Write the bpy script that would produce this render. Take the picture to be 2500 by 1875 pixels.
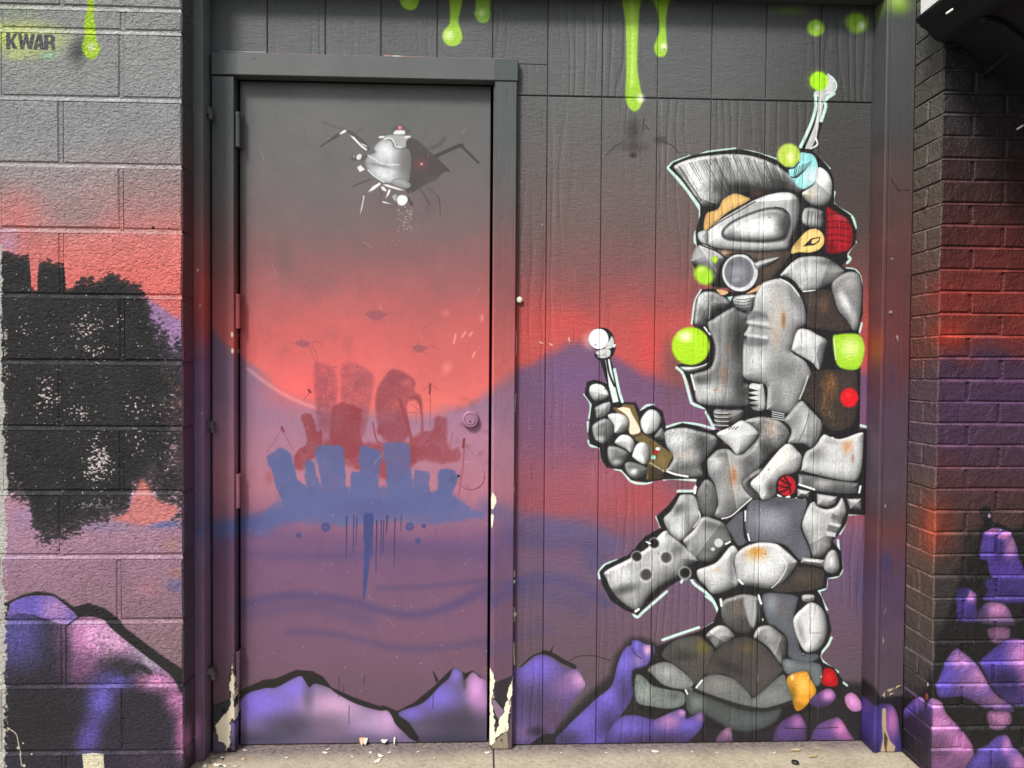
# A painted back door between a block pier and a brick pier: mural on door, siding and piers.
import bpy, bmesh, math, random
import numpy as np
from mathutils import Vector, Matrix

sc = bpy.context.scene
for o in list(bpy.data.objects):
    bpy.data.objects.remove(o)
C = sc.collection
random.seed(7)
RNG = np.random.default_rng(11)

# ------------------------------------------------------------------ camera
F, PW, PH = 1818.0, 2500.0, 1875.0      # focal length and frame of the photograph in its pixels
DIST = 2.30                             # camera to siding, metres
GZ = (1832 - 896) / F * DIST            # camera height above the slab
YAW, PITCH, ROLL = math.radians(-2.22), math.radians(-1.30), math.radians(-0.407)
def _rot(yaw, pitch, roll):
    cy, sy, cp, sp, cr, sr = math.cos(yaw), math.sin(yaw), math.cos(pitch), math.sin(pitch), math.cos(roll), math.sin(roll)
    Ry = np.array([[cy, -sy, 0], [sy, cy, 0], [0, 0, 1]]); Rp = np.array([[1, 0, 0], [0, cp, -sp], [0, sp, cp]])
    Rr = np.array([[cr, 0, sr], [0, 1, 0], [-sr, 0, cr]])
    return Ry @ Rp @ Rr
R = _rot(YAW, PITCH, ROLL)
CAM = np.array([0.0, -DIST, GZ])
cam = bpy.data.cameras.new('camera'); co = bpy.data.objects.new('camera', cam); C.objects.link(co)
cam.sensor_fit = 'HORIZONTAL'; cam.sensor_width = 36.0; cam.lens = 36.0 * F / PW
cam.clip_start = 0.02; cam.clip_end = 500
right, fwd, up = R[:, 0], R[:, 1], R[:, 2]
co.matrix_world = Matrix(((right[0], up[0], -fwd[0], CAM[0]), (right[1], up[1], -fwd[1], CAM[1]), (right[2], up[2], -fwd[2], CAM[2]), (0, 0, 0, 1)))
sc.camera = co

# ------------------------------------------------------------------ sky, sun, exposure
SUN_EL, SUN_AZ = math.radians(46), math.radians(-36)   # high, from the front and left of the wall
w = bpy.data.worlds.new('World'); sc.world = w; w.use_nodes = True
nt = w.node_tree; nt.nodes.clear()
sky = nt.nodes.new('ShaderNodeTexSky'); sky.sky_type = 'NISHITA'; sky.sun_disc = False
sky.sun_elevation = SUN_EL; sky.sun_rotation = math.pi + SUN_AZ * -1
sky.air_density = 1.0; sky.dust_density = 4.0; sky.ozone_density = 1.0
hs = nt.nodes.new('ShaderNodeHueSaturation'); hs.inputs['Saturation'].default_value = 0.25
bg = nt.nodes.new('ShaderNodeBackground'); bg.inputs['Strength'].default_value = 0.055
out = nt.nodes.new('ShaderNodeOutputWorld')
nt.links.new(sky.outputs[0], hs.inputs['Color']); nt.links.new(hs.outputs[0], bg.inputs['Color']); nt.links.new(bg.outputs[0], out.inputs['Surface'])
sd = bpy.data.lights.new('sun', 'SUN'); so = bpy.data.objects.new('sun', sd); C.objects.link(so)
sd.energy = 1.5; sd.angle = math.radians(11); sd.color = (1.0, 0.97, 0.92)
sdir = Vector((math.sin(SUN_AZ) * math.cos(SUN_EL), -math.cos(SUN_AZ) * math.cos(SUN_EL), math.sin(SUN_EL)))
so.rotation_euler = sdir.to_track_quat('Z', 'Y').to_euler(); so.location = sdir * 6
vs = sc.view_settings; vs.view_transform = 'Standard'; vs.look = 'None'; vs.gamma = 1.0; vs.use_curve_mapping = False
vs.exposure = 1.2

# ------------------------------------------------------------------ measuring: photo pixel -> point of a wall plane
YS, YP, YL, YR = 0.0, -0.070, -0.155, -0.210   # siding, posts, block pier, brick pier (towards the camera is negative)
def ray(px, py):
    return R @ np.array([(px - PW / 2) / F, 1.0, -(py - PH / 2) / F])
def at(px, py, Y=0.0):
    d = ray(px, py); t = (Y - CAM[1]) / d[1]
    p = CAM + d * t
    return Vector(p)
def atx(px, py, Y): return at(px, py, Y).x
def atz(px, py, Y): return at(px, py, Y).z
def project(X, Y, Z):
    dx, dy, dz = X - CAM[0], Y - CAM[1], Z - CAM[2]
    a = R[0, 0] * dx + R[1, 0] * dy + R[2, 0] * dz
    b = R[0, 1] * dx + R[1, 1] * dy + R[2, 1] * dz
    c = R[0, 2] * dx + R[1, 2] * dy + R[2, 2] * dz
    return PW / 2 + F * a / b, PH / 2 - F * c / b
XLC = atx(446, 900, YL)     # right corner of the block pier
XRC = atx(2290, 900, YR)    # left corner of the brick pier
TOPZ = 2.78

# ------------------------------------------------------------------ paint: the mural is drawn on canvases that lie in the wall planes
REG = {'a': (0, 0, .28933), 'b': (0, 480, .28933), 'c': (0, 960, .28933), 'd': (0, 1395, .28933), 'e': (540, 0, .28933), 'f': (540, 480, .28933),
       'g': (540, 960, .28933), 'h': (540, 1395, .28933), 'i': (1080, 0, .28933), 'j': (1080, 480, .28933), 'k': (1080, 1395, .28933),
       'l': (1860, 0, .28933), 'm': (1860, 480, .28933), 'n': (1860, 960, .28933), 'o': (1860, 1395, .28933),
       'A': (1600, 160, .25316), 'B': (1600, 440, .25316), 'C': (1600, 740, .25316), 'D': (1400, 780, .25316), 'E': (1600, 1060, .25316),
       'F': (1440, 1160, .25316), 'G': (1240, 1455, .25316), 'H': (1640, 1455, .25316), 'U': (780, 280, .18083), 'P': (440, 1680, .13562),
       'Q': (2260, 1380, .2985), 'V': (2140, 0, .217), 'T': (0, 760, .2714), 'O': (1100, 960, .18077), 'X': (0, 0, 1.0), 'W': (0, 0, 1.1302)}
def pts(key, s):
    x0, y0, k = REG[key]
    return np.array([[x0 + k * float(a) for a in [p.split(',')[0]]] + [y0 + k * float(p.split(',')[1])] for p in s.split()], dtype=np.float32)
def smooth(P, closed=True, n=5):
    m = len(P); out = []
    for i in range(m if closed else m - 1):
        if closed: p0, p1, p2, p3 = P[i - 1], P[i], P[(i + 1) % m], P[(i + 2) % m]
        else: p0, p1, p2, p3 = P[max(i - 1, 0)], P[i], P[i + 1], P[min(i + 2, m - 1)]
        for t in np.arange(n) / n:
            out.append(p1 + .5 * t * (p2 - p0) + t * t * (p0 - 2.5 * p1 + 2 * p2 - .5 * p3) + t ** 3 * (1.5 * (p1 - p2) + .5 * (p3 - p0)))
    if not closed: out.append(P[-1])
    return np.array(out, dtype=np.float32)
def sstep(a, b, x):
    t = np.clip((x - a) / (b - a), 0, 1); return t * t * (3 - 2 * t)
def vnoise(h, w_, cell, seed=0, cellx=None):
    r = np.random.default_rng(seed); cellx = cellx or cell
    gh, gw = int(h / cell) + 3, int(w_ / cellx) + 3
    g = r.random((gh, gw)).astype(np.float32)
    y = np.arange(h) / cell; x = np.arange(w_) / cellx
    yi = y.astype(int); xi = x.astype(int); fy = (y - yi).astype(np.float32); fx = (x - xi).astype(np.float32)
    fy = (fy * fy * (3 - 2 * fy))[:, None]; fx = (fx * fx * (3 - 2 * fx))[None]
    a = g[yi][:, xi]; b = g[yi][:, xi + 1]; c = g[yi + 1][:, xi]; d = g[yi + 1][:, xi + 1]
    return a * (1 - fy) * (1 - fx) + b * (1 - fy) * fx + c * fy * (1 - fx) + d * fy * fx
def fbm(h, w_, cell, seed=0, oct_=4, ax=1.0):
    s = np.zeros((h, w_), np.float32); a = .5
    for i in range(oct_):
        c = max(cell / 2 ** i, 1.01); s += a * vnoise(h, w_, c, seed + i, max(c * ax, 1.01)); a *= .5
    return s / (1 - .5 ** oct_)
def col(c):
    if np.isscalar(c): c = (c * 255 * .99, c * 255, c * 255 * 1.005)
    return np.array(c, np.float32) / 255.0

class Canvas:
    """A sheet of paint lying in the plane Y = yp, unfolded round one corner of its pier."""
    def __init__(s, name, x0, x1, z0, z1, res, yp, fold=None):
        s.name, s.x0, s.x1, s.z0, s.z1, s.res, s.yp, s.fold = name, x0, x1, z0, z1, res, yp, fold
        s.w = int((x1 - x0) / res); s.h = int((z1 - z0) / res)
        X, Z = np.meshgrid(x0 + (np.arange(s.w) + .5) * res, z1 - (np.arange(s.h) + .5) * res)
        Y = np.full_like(X, yp)
        if fold:
            xc, sg = fold; d = np.maximum((X - xc) * sg, 0); Y = Y + d; X = np.where(d > 0, xc, X)
        px, py = project(X, Y, Z)
        s.PX, s.PY = px.astype(np.float32), py.astype(np.float32)
        s.A = np.zeros((s.h, s.w, 3), np.float32)
        s.px_lo, s.px_hi = s.PX.min(0), s.PX.max(0); s.py_lo, s.py_hi = s.PY.min(1), s.PY.max(1)
    def box(s, x0, y0, x1, y1):
        xs = np.nonzero((s.px_hi >= x0) & (s.px_lo <= x1))[0]; ys = np.nonzero((s.py_hi >= y0) & (s.py_lo <= y1))[0]
        if len(xs) == 0 or len(ys) == 0: return None
        return slice(ys[0], ys[-1] + 1), slice(xs[0], xs[-1] + 1)
    def put(s, sl, m, c):
        c = col(c) if not (isinstance(c, np.ndarray) and c.ndim == 3) else c
        s.A[sl] += (c - s.A[sl]) * m[..., None]
    def field(s, P, closed=True, pad=4):
        lo, hi = P.min(0) - pad, P.max(0) + pad
        sl = s.box(lo[0], lo[1], hi[0], hi[1])
        if sl is None: return None, None
        X, Y = s.PX[sl], s.PY[sl]
        d2 = np.full(X.shape, 1e9, np.float32); ins = np.zeros(X.shape, bool)
        n = len(P)
        for i in range(n if closed else n - 1):
            ax, ay = P[i]; bx, by = P[(i + 1) % n]; ex, ey = bx - ax, by - ay
            L = ex * ex + ey * ey
            if L < 1e-6: continue
            qx, qy = X - ax, Y - ay
            t = np.clip((qx * ex + qy * ey) / L, 0, 1)
            d2 = np.minimum(d2, (qx - t * ex) ** 2 + (qy - t * ey) ** 2)
            if closed:
                ins ^= ((ay > Y) != (by > Y)) & (X < ex * (Y - ay) / (ey if abs(ey) > 1e-6 else 1e-6) + ax)
        d = np.sqrt(d2)
        if closed: d = np.where(ins, -d, d)
        return sl, d
    def poly(s, P, c, feather=1.2, alpha=1.0, sm=True, rough=0.0, tex=0.0):
        if sm: P = smooth(P)
        sl, d = s.field(P, True, feather + 2 + rough)
        if sl is None: return
        h, w_ = d.shape
        if rough: d = d + (fbm(h, w_, 11, abs(int(P[0, 0])), 4) - .5) * rough * 2.4
        m = alpha * sstep(feather, -feather, d)
        if tex: m = m * (1 - tex * sstep(.35, .8, .55 * fbm(h, w_, 34, abs(int(P[0, 1])), 3) + .45 * vnoise(h, w_, 2.0, abs(int(P[0, 0])) + 3)))
        s.put(sl, m, c)
    def line(s, P, wd, c, feather=1.0, alpha=1.0, sm=True, wd2=None):
        if sm and len(P) > 2: P = smooth(P, False)
        if wd2 is None:
            sl, d = s.field(P, False, wd + feather + 2)
            if sl is None: return
            s.put(sl, alpha * sstep(wd / 2 + feather, wd / 2 - feather, d), c)
        else:
            n = len(P)
            L = np.linspace(wd, wd2, n) / 2
            nrm = np.gradient(P, axis=0); nrm = np.stack([-nrm[:, 1], nrm[:, 0]], 1); nrm /= np.linalg.norm(nrm, axis=1, keepdims=True) + 1e-6
            s.poly(np.concatenate([P + nrm * L[:, None], (P - nrm * L[:, None])[::-1]]), c, feather, alpha, False)
    def blob(s, x, y, rx, ry, c, alpha=1.0, rot=0.0, hard=0.0):
        r = max(rx, ry) * 1.05
        sl = s.box(x - r, y - r, x + r, y + r)
        if sl is None: return
        X, Y = s.PX[sl] - x, s.PY[sl] - y
        cr, sr = math.cos(math.radians(rot)), math.sin(math.radians(rot))
        q = np.sqrt(((X * cr + Y * sr) / rx) ** 2 + ((-X * sr + Y * cr) / ry) ** 2)
        s.put(sl, alpha * sstep(1.0, hard, q), c)
    def form(s, P, base, spots=(), rim=7.0, dark=.45, sm=True, feather=1.2, grain=.10, rimcol=None, bevel=None, foot=0.0):
        """a painted rounded form: base colour, darkened towards its edge, soft spots inside it"""
        if bevel is None: bevel = 1.0 if np.isscalar(base) else 0.0
        if sm: P = smooth(P, n=4)
        sl, d = s.field(P, True, 4)
        if sl is None: return
        d = d - .4
        m = sstep(feather, -feather, d)
        b = np.empty(d.shape + (3,), np.float32); b[:] = col(base * .97) if np.isscalar(base) else col(base)
        X, Y = s.PX[sl], s.PY[sl]
        for (x, y, rx, ry, c, a, *rt) in spots:
            cr, sr = (math.cos(math.radians(rt[0])), math.sin(math.radians(rt[0]))) if rt else (1, 0)
            u, v = X - x, Y - y
            q = np.sqrt(((u * cr + v * sr) / rx) ** 2 + ((-u * sr + v * cr) / ry) ** 2) / 1.35
            b += (col(c) - b) * (a * sstep(1.0, 0.0, q))[..., None]
        if foot:      # the artist let the rocks sink into black at their feet
            b += (np.array([.11, .095, .14], np.float32) - b) * (foot * sstep(.40, 1.05, (Y - P[:, 1].min()) / max(np.ptp(P[:, 1]), 1) + .12 * (vnoise(d.shape[0], d.shape[1], 18, 5) - .5)))[..., None]
        e = np.exp(np.minimum(d, 0) / rim) * dark
        rc = np.array([.13, .13, .14], np.float32) if rimcol is None else col(rimcol)
        b += (rc - b) * e[..., None]
        if bevel and d.shape[0] > 3 and d.shape[1] > 3:
            q = np.random.default_rng(abs(int(P[0, 0] * 7 + P[0, 1]))); th = q.uniform(-.5, .5); kb = bevel * q.uniform(.6, 1.15)
            gy, gx = np.gradient(d); gl = np.sqrt(gx * gx + gy * gy) + 1e-6
            lam = (gx * -math.sin(.6 + th) + gy * -math.cos(.6 + th)) / gl; dep = np.minimum(d, 0)
            lit = (np.maximum(lam, 0) * np.exp(-((dep + 5) / 5) ** 2) * .55 * kb)[..., None]; shd = (np.maximum(-lam + .1, 0) * np.exp(dep / 13) * .74 * kb)[..., None]
            b += (1.0 - b) * lit; b += (.10 - b) * np.clip(shd, 0, .9)
            if q.random() < .40 and min(d.shape) > 60:      # a facet edge, cut with tape
                cx, cy = P.mean(0); an = q.uniform(0, math.pi); off = q.uniform(-.25, .25) * np.ptp(P[:, 0]); e = (X - cx) * math.cos(an) + (Y - cy) * math.sin(an) - off
                fade = sstep(0, 45, e + 45) * sstep(60, 0, e); b *= (1 - .20 * sstep(-1.2, 1.2, e) * fade)[..., None]
                b += (1 - b) * (.35 * np.exp(-(e / 1.4) ** 2) * sstep(-2, -9, d) * q.uniform(0, 1))[..., None]
            b = np.clip(b + (b - .5) * .18 * bevel, 0, 1)
        h, w_ = d.shape
        g = vnoise(h, w_, 9, abs(int(P[0, 0])) + 1, 1.6) * .5 + vnoise(h, w_, 2.0, abs(int(P[0, 1])) + 5) * .5 - .5
        b *= (1 + grain * 2 * g)[..., None]
        s.A[sl] += (b - s.A[sl]) * m[..., None]
    def image(s):
        A = np.clip(s.A, 0, 1)
        im = bpy.data.images.new(s.name, s.w, s.h)
        buf = np.ones((s.h, s.w, 4), np.float32); buf[..., :3] = A[::-1]
        im.pixels.foreach_set(buf.ravel()); im.update()
        return im
    def uv(s, X, Y, Z, side=False):
        u = X
        if s.fold and side and abs(X - s.fold[0]) < .02:
            xc, sg = s.fold; u = xc + sg * (Y - s.yp)
        return ((u - s.x0) / (s.x1 - s.x0), (Z - s.z0) / (s.z1 - s.z0))
def ramp(y, stops):
    ys = [a for a, _ in stops]; cs = np.array([b for _, b in stops], np.float32) / 255.0
    return np.stack([np.interp(y, ys, cs[:, i]) for i in range(3)], -1).astype(np.float32)

CM = Canvas('mural_board_paint', atx(505, 900, 0) - .04, atx(2140, 900, 0) + .06, -.05, TOPZ, .00125, YS)
CL = Canvas('block_pier_paint', atx(0, 900, YL) - .75, XLC + .16, -.25, TOPZ, .00125, YL, (XLC, 1))
CR = Canvas('brick_pier_paint', XRC - .20, atx(2500, 900, YR) + .62, -.25, TOPZ, .00125, YR, (XRC, -1))
CP = Canvas('post_paint', CM.x0 - .06, CM.x1 + .10, -.05, TOPZ, .0025, YP)
# ---- short hands for drawing with coordinates read off enlarged details of the photograph
def cv_pt(key, x, y):
    a, b, k = REG[key]; return a + k * x, b + k * y
def st(key, s, base, spots=(), cv=None, **kw):
    k = REG[key][2]; sp = []
    for q in spots:
        x, y = cv_pt(key, q[0], q[1]); sp.append((x, y, q[2] * k, q[3] * k) + tuple(q[4:]))
    (cv or CM).form(pts(key, s), base, sp, **kw)
def pl(key, s, c, feather=1.2, alpha=1.0, sm=True, cv=None, rough=0.0, tex=0.0): (cv or CM).poly(pts(key, s), c, feather, alpha, sm, rough, tex)
def ln(key, s, wd, c, feather=.8, alpha=1.0, sm=True, wd2=None, cv=None): (cv or CM).line(pts(key, s), wd, c, feather, alpha, sm, wd2)
def bl(key, x, y, rx, ry, c, alpha=1.0, rot=0, hard=0.0, cv=None):
    k = REG[key][2]; X, Y = cv_pt(key, x, y); (cv or CM).blob(X, Y, rx * k, ry * k, c, alpha, rot, hard)
BLK, MINT, LIME, WHT = (26, 25, 27), (196, 236, 226), (178, 232, 40), (244, 244, 242)

# ================================================================ board canvas: background
def paint_boards():
    cv = CM; PX, PY = cv.PX, cv.PY; h, w_ = PX.shape
    n1 = fbm(h, w_, 160, 3) - .5; n2 = fbm(h, w_, 40, 9) - .5; n3 = vnoise(h, w_, 3, 21) - .5
    mountain = np.interp(PX, [500, 515, 560, 600, 700, 790, 900, 1050, 1130, 1180, 1262, 1330, 1400, 1440, 1480, 1560, 1640, 1700, 1900, 2140],
                         [770, 790, 850, 890, 965, 1000, 1008, 1010, 995, 965, 905, 865, 838, 838, 862, 905, 935, 945, 925, 905])
    yw = PY + n1 * 60 + n2 * 25
    up = ramp(yw, [(-200, (60, 62, 63)), (0, (84, 87, 88)), (120, (92, 95, 96)), (300, (94, 94, 94)), (430, (98, 90, 89)), (560, (104, 86, 85)), (650, (122, 82, 82)), (720, (152, 78, 78)),
                   (790, (182, 78, 76)), (870, (192, 80, 78)), (1000, (186, 78, 80))])
    dk = sstep(1700, 2050, PX)[..., None]; up = up * (1 - .26 * dk * sstep(860, 500, PY)[..., None])  # upper right darkened: shade from the canopy put into the paint
    lo = ramp(yw, [(800, (116, 80, 108)), (950, (112, 80, 114)), (1090, (124, 80, 108)), (1160, (142, 80, 98)), (1240, (150, 78, 88)), (1310, (114, 80, 104)), (1400, (102, 80, 106)), (1560, (98, 76, 90)), (1700, (86, 74, 82)), (1900, (70, 60, 66))])
    m = sstep(-20, 20, PY - mountain + n2 * 26)[..., None]
    side = up * (1 - m) + lo * m
    d_up = ramp(yw, [(100, (138, 142, 142)), (190, (142, 144, 144)), (330, (142, 141, 141)), (450, (143, 133, 133)), (540, (149, 124, 126)), (640, (172, 113, 115)), (720, (200, 110, 111)),
                     (800, (226, 110, 110)), (880, (240, 112, 112)), (1000, (246, 124, 116))])
    d_lo = ramp(yw, [(800, (146, 114, 144)), (950, (156, 120, 150)), (1080, (184, 130, 154)), (1190, (200, 138, 152)), (1260, (168, 126, 144)), (1320, (134, 108, 142)), (1420, (136, 108, 132)), (1560, (134, 107, 124)), (1700, (118, 98, 108)), (1900, (94, 82, 88))])
    door = d_up * (1 - m) + d_lo * m
    # the right half of the door is a little duller above the sun
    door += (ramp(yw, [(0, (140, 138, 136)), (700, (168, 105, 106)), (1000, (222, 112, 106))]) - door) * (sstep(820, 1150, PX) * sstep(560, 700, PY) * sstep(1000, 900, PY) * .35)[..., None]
    casing = (PX > 512) & (PX < 1263 - (PY - 146) * .0066) & (PY > 124 + (PX - 540) * .029)
    cm_ = casing[..., None]
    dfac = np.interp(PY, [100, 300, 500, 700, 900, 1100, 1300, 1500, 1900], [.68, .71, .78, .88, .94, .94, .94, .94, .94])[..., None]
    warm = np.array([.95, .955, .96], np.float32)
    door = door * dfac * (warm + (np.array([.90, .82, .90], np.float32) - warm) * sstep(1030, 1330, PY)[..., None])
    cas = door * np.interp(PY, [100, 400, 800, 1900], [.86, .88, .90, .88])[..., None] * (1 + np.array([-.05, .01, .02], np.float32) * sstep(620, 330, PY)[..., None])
    isdoor = ((PX > 584) & (PX < 1206))[..., None]
    cv.A[:] = np.where(cm_, np.where(isdoor, door, cas), side)
    cv.A *= (1 + .05 * n1 + .04 * n2 + .035 * n3)[..., None]
    # ---- soft big sprays
    bl('X', 690, 620, 40, 120, (95, 80, 82), .35); bl('X', 770, 690, 70, 60, (120, 78, 82), .40); bl('X', 640, 600, 40, 70, (110, 88, 90), .35)
    bl('X', 740, 950, 170, 90, (250, 105, 105), .55); bl('X', 1130, 800, 90, 130, (212, 100, 98), .35)
    bl('X', 1380, 790, 110, 60, (200, 74, 72), .6); bl('X', 1580, 840, 45, 120, (206, 74, 72), .7); bl('X', 1300, 780, 60, 90, (196, 76, 74), .5)
    bl('X', 1400, 920, 110, 90, (112, 80, 124), .7); bl('X', 1690, 720, 60, 70, (132, 70, 72), .5); bl('X', 1650, 920, 60, 140, (110, 74, 80), .6)
    bl('X', 1660, 880, 75, 90, (96, 70, 70), .5)
    bl('X', 1560, 1215, 130, 70, (170, 74, 76), .75); bl('X', 1470, 1170, 80, 90, (165, 90, 105), .5); bl('X', 2080, 800, 60, 170, (122, 62, 58), .5)
    bl('X', 1750, 1175, 60, 30, (80, 75, 78), .6); bl('X', 1660, 1180, 60, 30, (96, 78, 82), .5)
    ln('X', '600,900 660,945 720,978 790,1002 860,1008', 7, (250, 172, 166), 6, .5)
    # blue bands across door and boards
    blue = (78, 88, 140)
    for s, a, f in (('500,1290 560,1284 640,1272 700,1262', .8, 16), ('1190,1240 1262,1262 1340,1282 1440,1300 1500,1330', .45, 22)):
        ln('X', s, 40, blue, f, a)
    bl('X', 590, 1290, 90, 38, blue, .55); bl('X', 1330, 1300, 170, 60, (74, 78, 122), .5); bl('X', 1450, 1360, 60, 70, (70, 74, 120), .5)
    for s, wd, a in (('586,1480 640,1466 720,1458 800,1462 880,1480 960,1502 1030,1505 1100,1484 1190,1440', 16, .55), ('700,1550 760,1548 840,1558 930,1582 1020,1590 1120,1580 1190,1566', 14, .38),
                     ('590,1505 680,1490 780,1486 900,1520', 26, .3), ('920,1440 1040,1436 1190,1420 1262,1415', 10, .35), ('1200,1465 1250,1430 1330,1412 1400,1424 1480,1470', 22, .6),
                     ('1190,1590 1260,1555 1340,1535', 22, .3), ('1262,1440 1340,1450 1420,1480', 34, .4), ('600,1355 760,1362 900,1356', 18, .3), ('940,1340 1080,1350 1200,1352', 30, .25), ('1240,1300 1330,1330 1440,1330', 26, .35)):
        ln('X', s, wd * 1.2, (68, 66, 112), wd * .8, a)
    bl('X', 2120, 1440, 60, 110, (62, 58, 100), .5); bl('X', 2060, 1350, 70, 80, (88, 70, 112), .4)

def spatter(cv, x0, y0, x1, y1, n, c, r=(.5, 1.3), a=.8, seed=1):
    q = np.random.default_rng(seed)
    for _ in range(n):
        cv.blob(q.uniform(x0, x1), q.uniform(y0, y1), q.uniform(*r) * 1.3, q.uniform(*r) * 1.3, c, a * q.uniform(.4, 1), 0, .4)

# ================================================================ the door picture: flying machine, towers, drips, mounds
def paint_door():
    U = 'U'
    g1 = (58, 56, 57)
    for s, wd, a in (('250,260 120,320 0,400', 4, .8), ('320,190 220,240 110,330', 5, .8), ('380,200 560,330 640,440', 9, .6), ('1540,545 1700,470 1860,400 1920,385', 9, .9), ('1900,385 1990,470 2080,560 2140,620', 6, .95),
                     ('450,560 600,560 720,620', 14, .5), ('430,950 560,890 680,850', 3, .7), ('1340,980 1420,1080 1480,1200', 3.5, .6), ('1430,940 1540,1030 1600,1100', 2, .6), ('1605,1100 1620,1210 1625,1320', 2, .8),
                     ('800,980 830,1060', 3, .6), ('1180,1100 1220,1160 1240,1200', 8, .7), ('560,150 460,230 400,260', 3, .4), ('1440,440 1600,380 1680,290', 9, .35), ('300,160 150,120 20,60', 7, .25)):
        ln(U, s, wd, g1, 1.2, a)
    bl(U, 430, 950, 18, 14, (60, 55, 58), .9); bl(U, 1605, 1100, 18, 18, (70, 62, 64), .9)
    bl(U, 700, 620, 330, 300, (96, 95, 95), .35); bl(U, 1250, 1000, 250, 150, (100, 92, 92), .4)
    pl(U, '960,190 1000,130 1070,105 1150,130 1215,205 1140,240 990,230', (84, 82, 84), 3)
    pl(U, '1160,300 1240,290 1330,330 1440,430 1560,540 1640,610 1750,735 1680,750 1560,850 1420,920 1290,1000 1180,1040 1150,900 1120,700 1120,450', (72, 66, 67), 3)
    bl(U, 1360, 640, 170, 150, (112, 66, 68), .75); bl(U, 1330, 420, 130, 90, (84, 78, 80), .5); bl(U, 1500, 830, 140, 80, (84, 78, 80), .6)
    pl(U, '1690,690 1720,690 1750,740 1700,720', (60, 56, 58), 1)
    st(U, '640,530 740,480 720,420 800,330 870,300 960,330 1010,420 1180,430 1230,560 1210,800 1180,880 1000,900 850,880 720,800 640,720 600,620', (170, 174, 176),
       [(900, 460, 230, 190, (226, 230, 232), .95), (860, 780, 240, 160, (222, 226, 230), .95), (1160, 620, 170, 420, (104, 102, 102), .9), (700, 640, 120, 60, (150, 152, 154), .7), (800, 660, 260, 22, (120, 120, 120), .7, 12)], rim=5, dark=.35, feather=2)
    ln(U, '640,520 720,570 850,635 1060,650', 2.6, (232, 234, 234), 1.0, .8); ln(U, '640,720 720,800 860,890', 3, (236, 236, 236), 1.2, .8)
    pl(U, '850,280 930,245 1130,250 1210,265 1160,330 1150,410 1060,415 1010,350 950,300', (164, 166, 166), 2)
    ln(U, '860,300 950,290 1000,350 1020,400 1090,412', 3, (232, 232, 232), 1); ln(U, '800,275 850,270', 5, (226, 226, 226), 1.2); ln(U, '1150,275 1210,268', 5, (222, 222, 222), 1.2)
    pl(U, '990,210 1030,180 1130,185 1145,210 1130,235 1000,235', (226, 228, 228), 2); bl(U, 1075, 145, 45, 40, (240, 110, 110), .95, 0, .2); bl(U, 1075, 145, 16, 16, (255, 200, 200), .9)
    bl(U, 1370, 640, 26, 26, (250, 140, 140), .95, 0, .2); bl(U, 1375, 640, 10, 10, (255, 215, 215), 1)
    for s, c in (('250,225 310,180 345,180 335,205 270,235', 240), ('390,245 450,270 540,370 630,440 625,460 560,420 480,340', 236), ('540,350 620,390 632,412 560,375', 232), ('480,560 490,520 530,500 560,520 540,575 500,585', 214), ('440,540 450,528 462,540 452,550', 230),
                 ('490,685 540,655 600,715 530,748', 228), ('640,1025 700,950 800,890 815,915 720,990', 238), ('815,950 850,945 890,985 885,1018 830,990', 226), ('840,920 900,915 1050,965 1140,1000 1060,995 900,950', 226),
                 ('920,985 950,990 930,1050 880,1110', 236), ('830,1160 850,1145 960,1185 860,1172', 240), ('570,1075 590,1070 590,1100 560,1250 530,1327 545,1250 575,1110', 222), ('970,1080 1010,1050 1040,1070 1020,1150 985,1120', 220)):
        pl(U, s, (c, c, c - 2), 1.2, sm=False)
    st(U, '960,890 1010,840 1120,850 1210,900 1215,950 1160,970 1040,945', (150, 152, 154), [(1050, 870, 120, 40, (176, 178, 180), .7)], rim=3, dark=.3)
    bl(U, 1030, 1090, 110, 90, (88, 90, 92), .5); pl(U, '1035,1120 1060,1075 1110,1062 1165,1085 1180,1130 1150,1185 1100,1205 1050,1180', (240, 243, 242), 2)
    spatter(CM, 970, 495, 1005, 560, 60, (240, 240, 240), (.6, 1.6), .9, 5); spatter(CM, 950, 500, 1040, 600, 25, (235, 230, 230), (.5, 1.2), .8, 6)
    # small far machines
    for x, y, s_ in ((905, 768, .85), (725, 838, .62), (1012, 850, .62)):
        q = np.array([[-28, -4], [-8, -14], [12, -12], [30, -2], [10, 14], [-8, 14]], np.float32) * s_ + (x + 10, y)
        CM.poly(q, (146, 82, 92), 2, .75)
        for a, b in (((-25, 0), (-50, -8)), ((25, -2), (55, -10)), ((55, -10), (78, 4)), ((-20, 8), (-38, 14)), ((10, 10), (30, 20)), ((-10, -14), (0, -34))):
            CM.line(np.array([a, b], np.float32) * s_ + (x + 10, y), 1.6, (140, 76, 86), .8, .55)
    # red towers
    rd = (140, 62, 70); rd2 = (146, 74, 88)
    for s, f, a in (('770,1430 800,1400 930,1440 960,1520 970,1659 950,1900 960,2100 830,2100 800,1900 770,1600', 7, .8), ('1000,1470 1050,1400 1140,1410 1270,1500 1265,1659 1240,1800 1180,2030 1010,2030 1000,1700', 7, .75)):
        pl('f', s, rd2, f, a, tex=.75)
    pl('f', '1440,1455 1530,1480 1630,1555 1625,1640 1680,1690 1690,1790 1640,1720 1560,1760 1580,2000 1500,2080 1360,2050 1300,1850 1300,1650 1370,1520', (138, 66, 78), 5, .9, tex=.45)
    bl('f', 1560, 1570, 80, 60, (200, 110, 110), .6)
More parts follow.
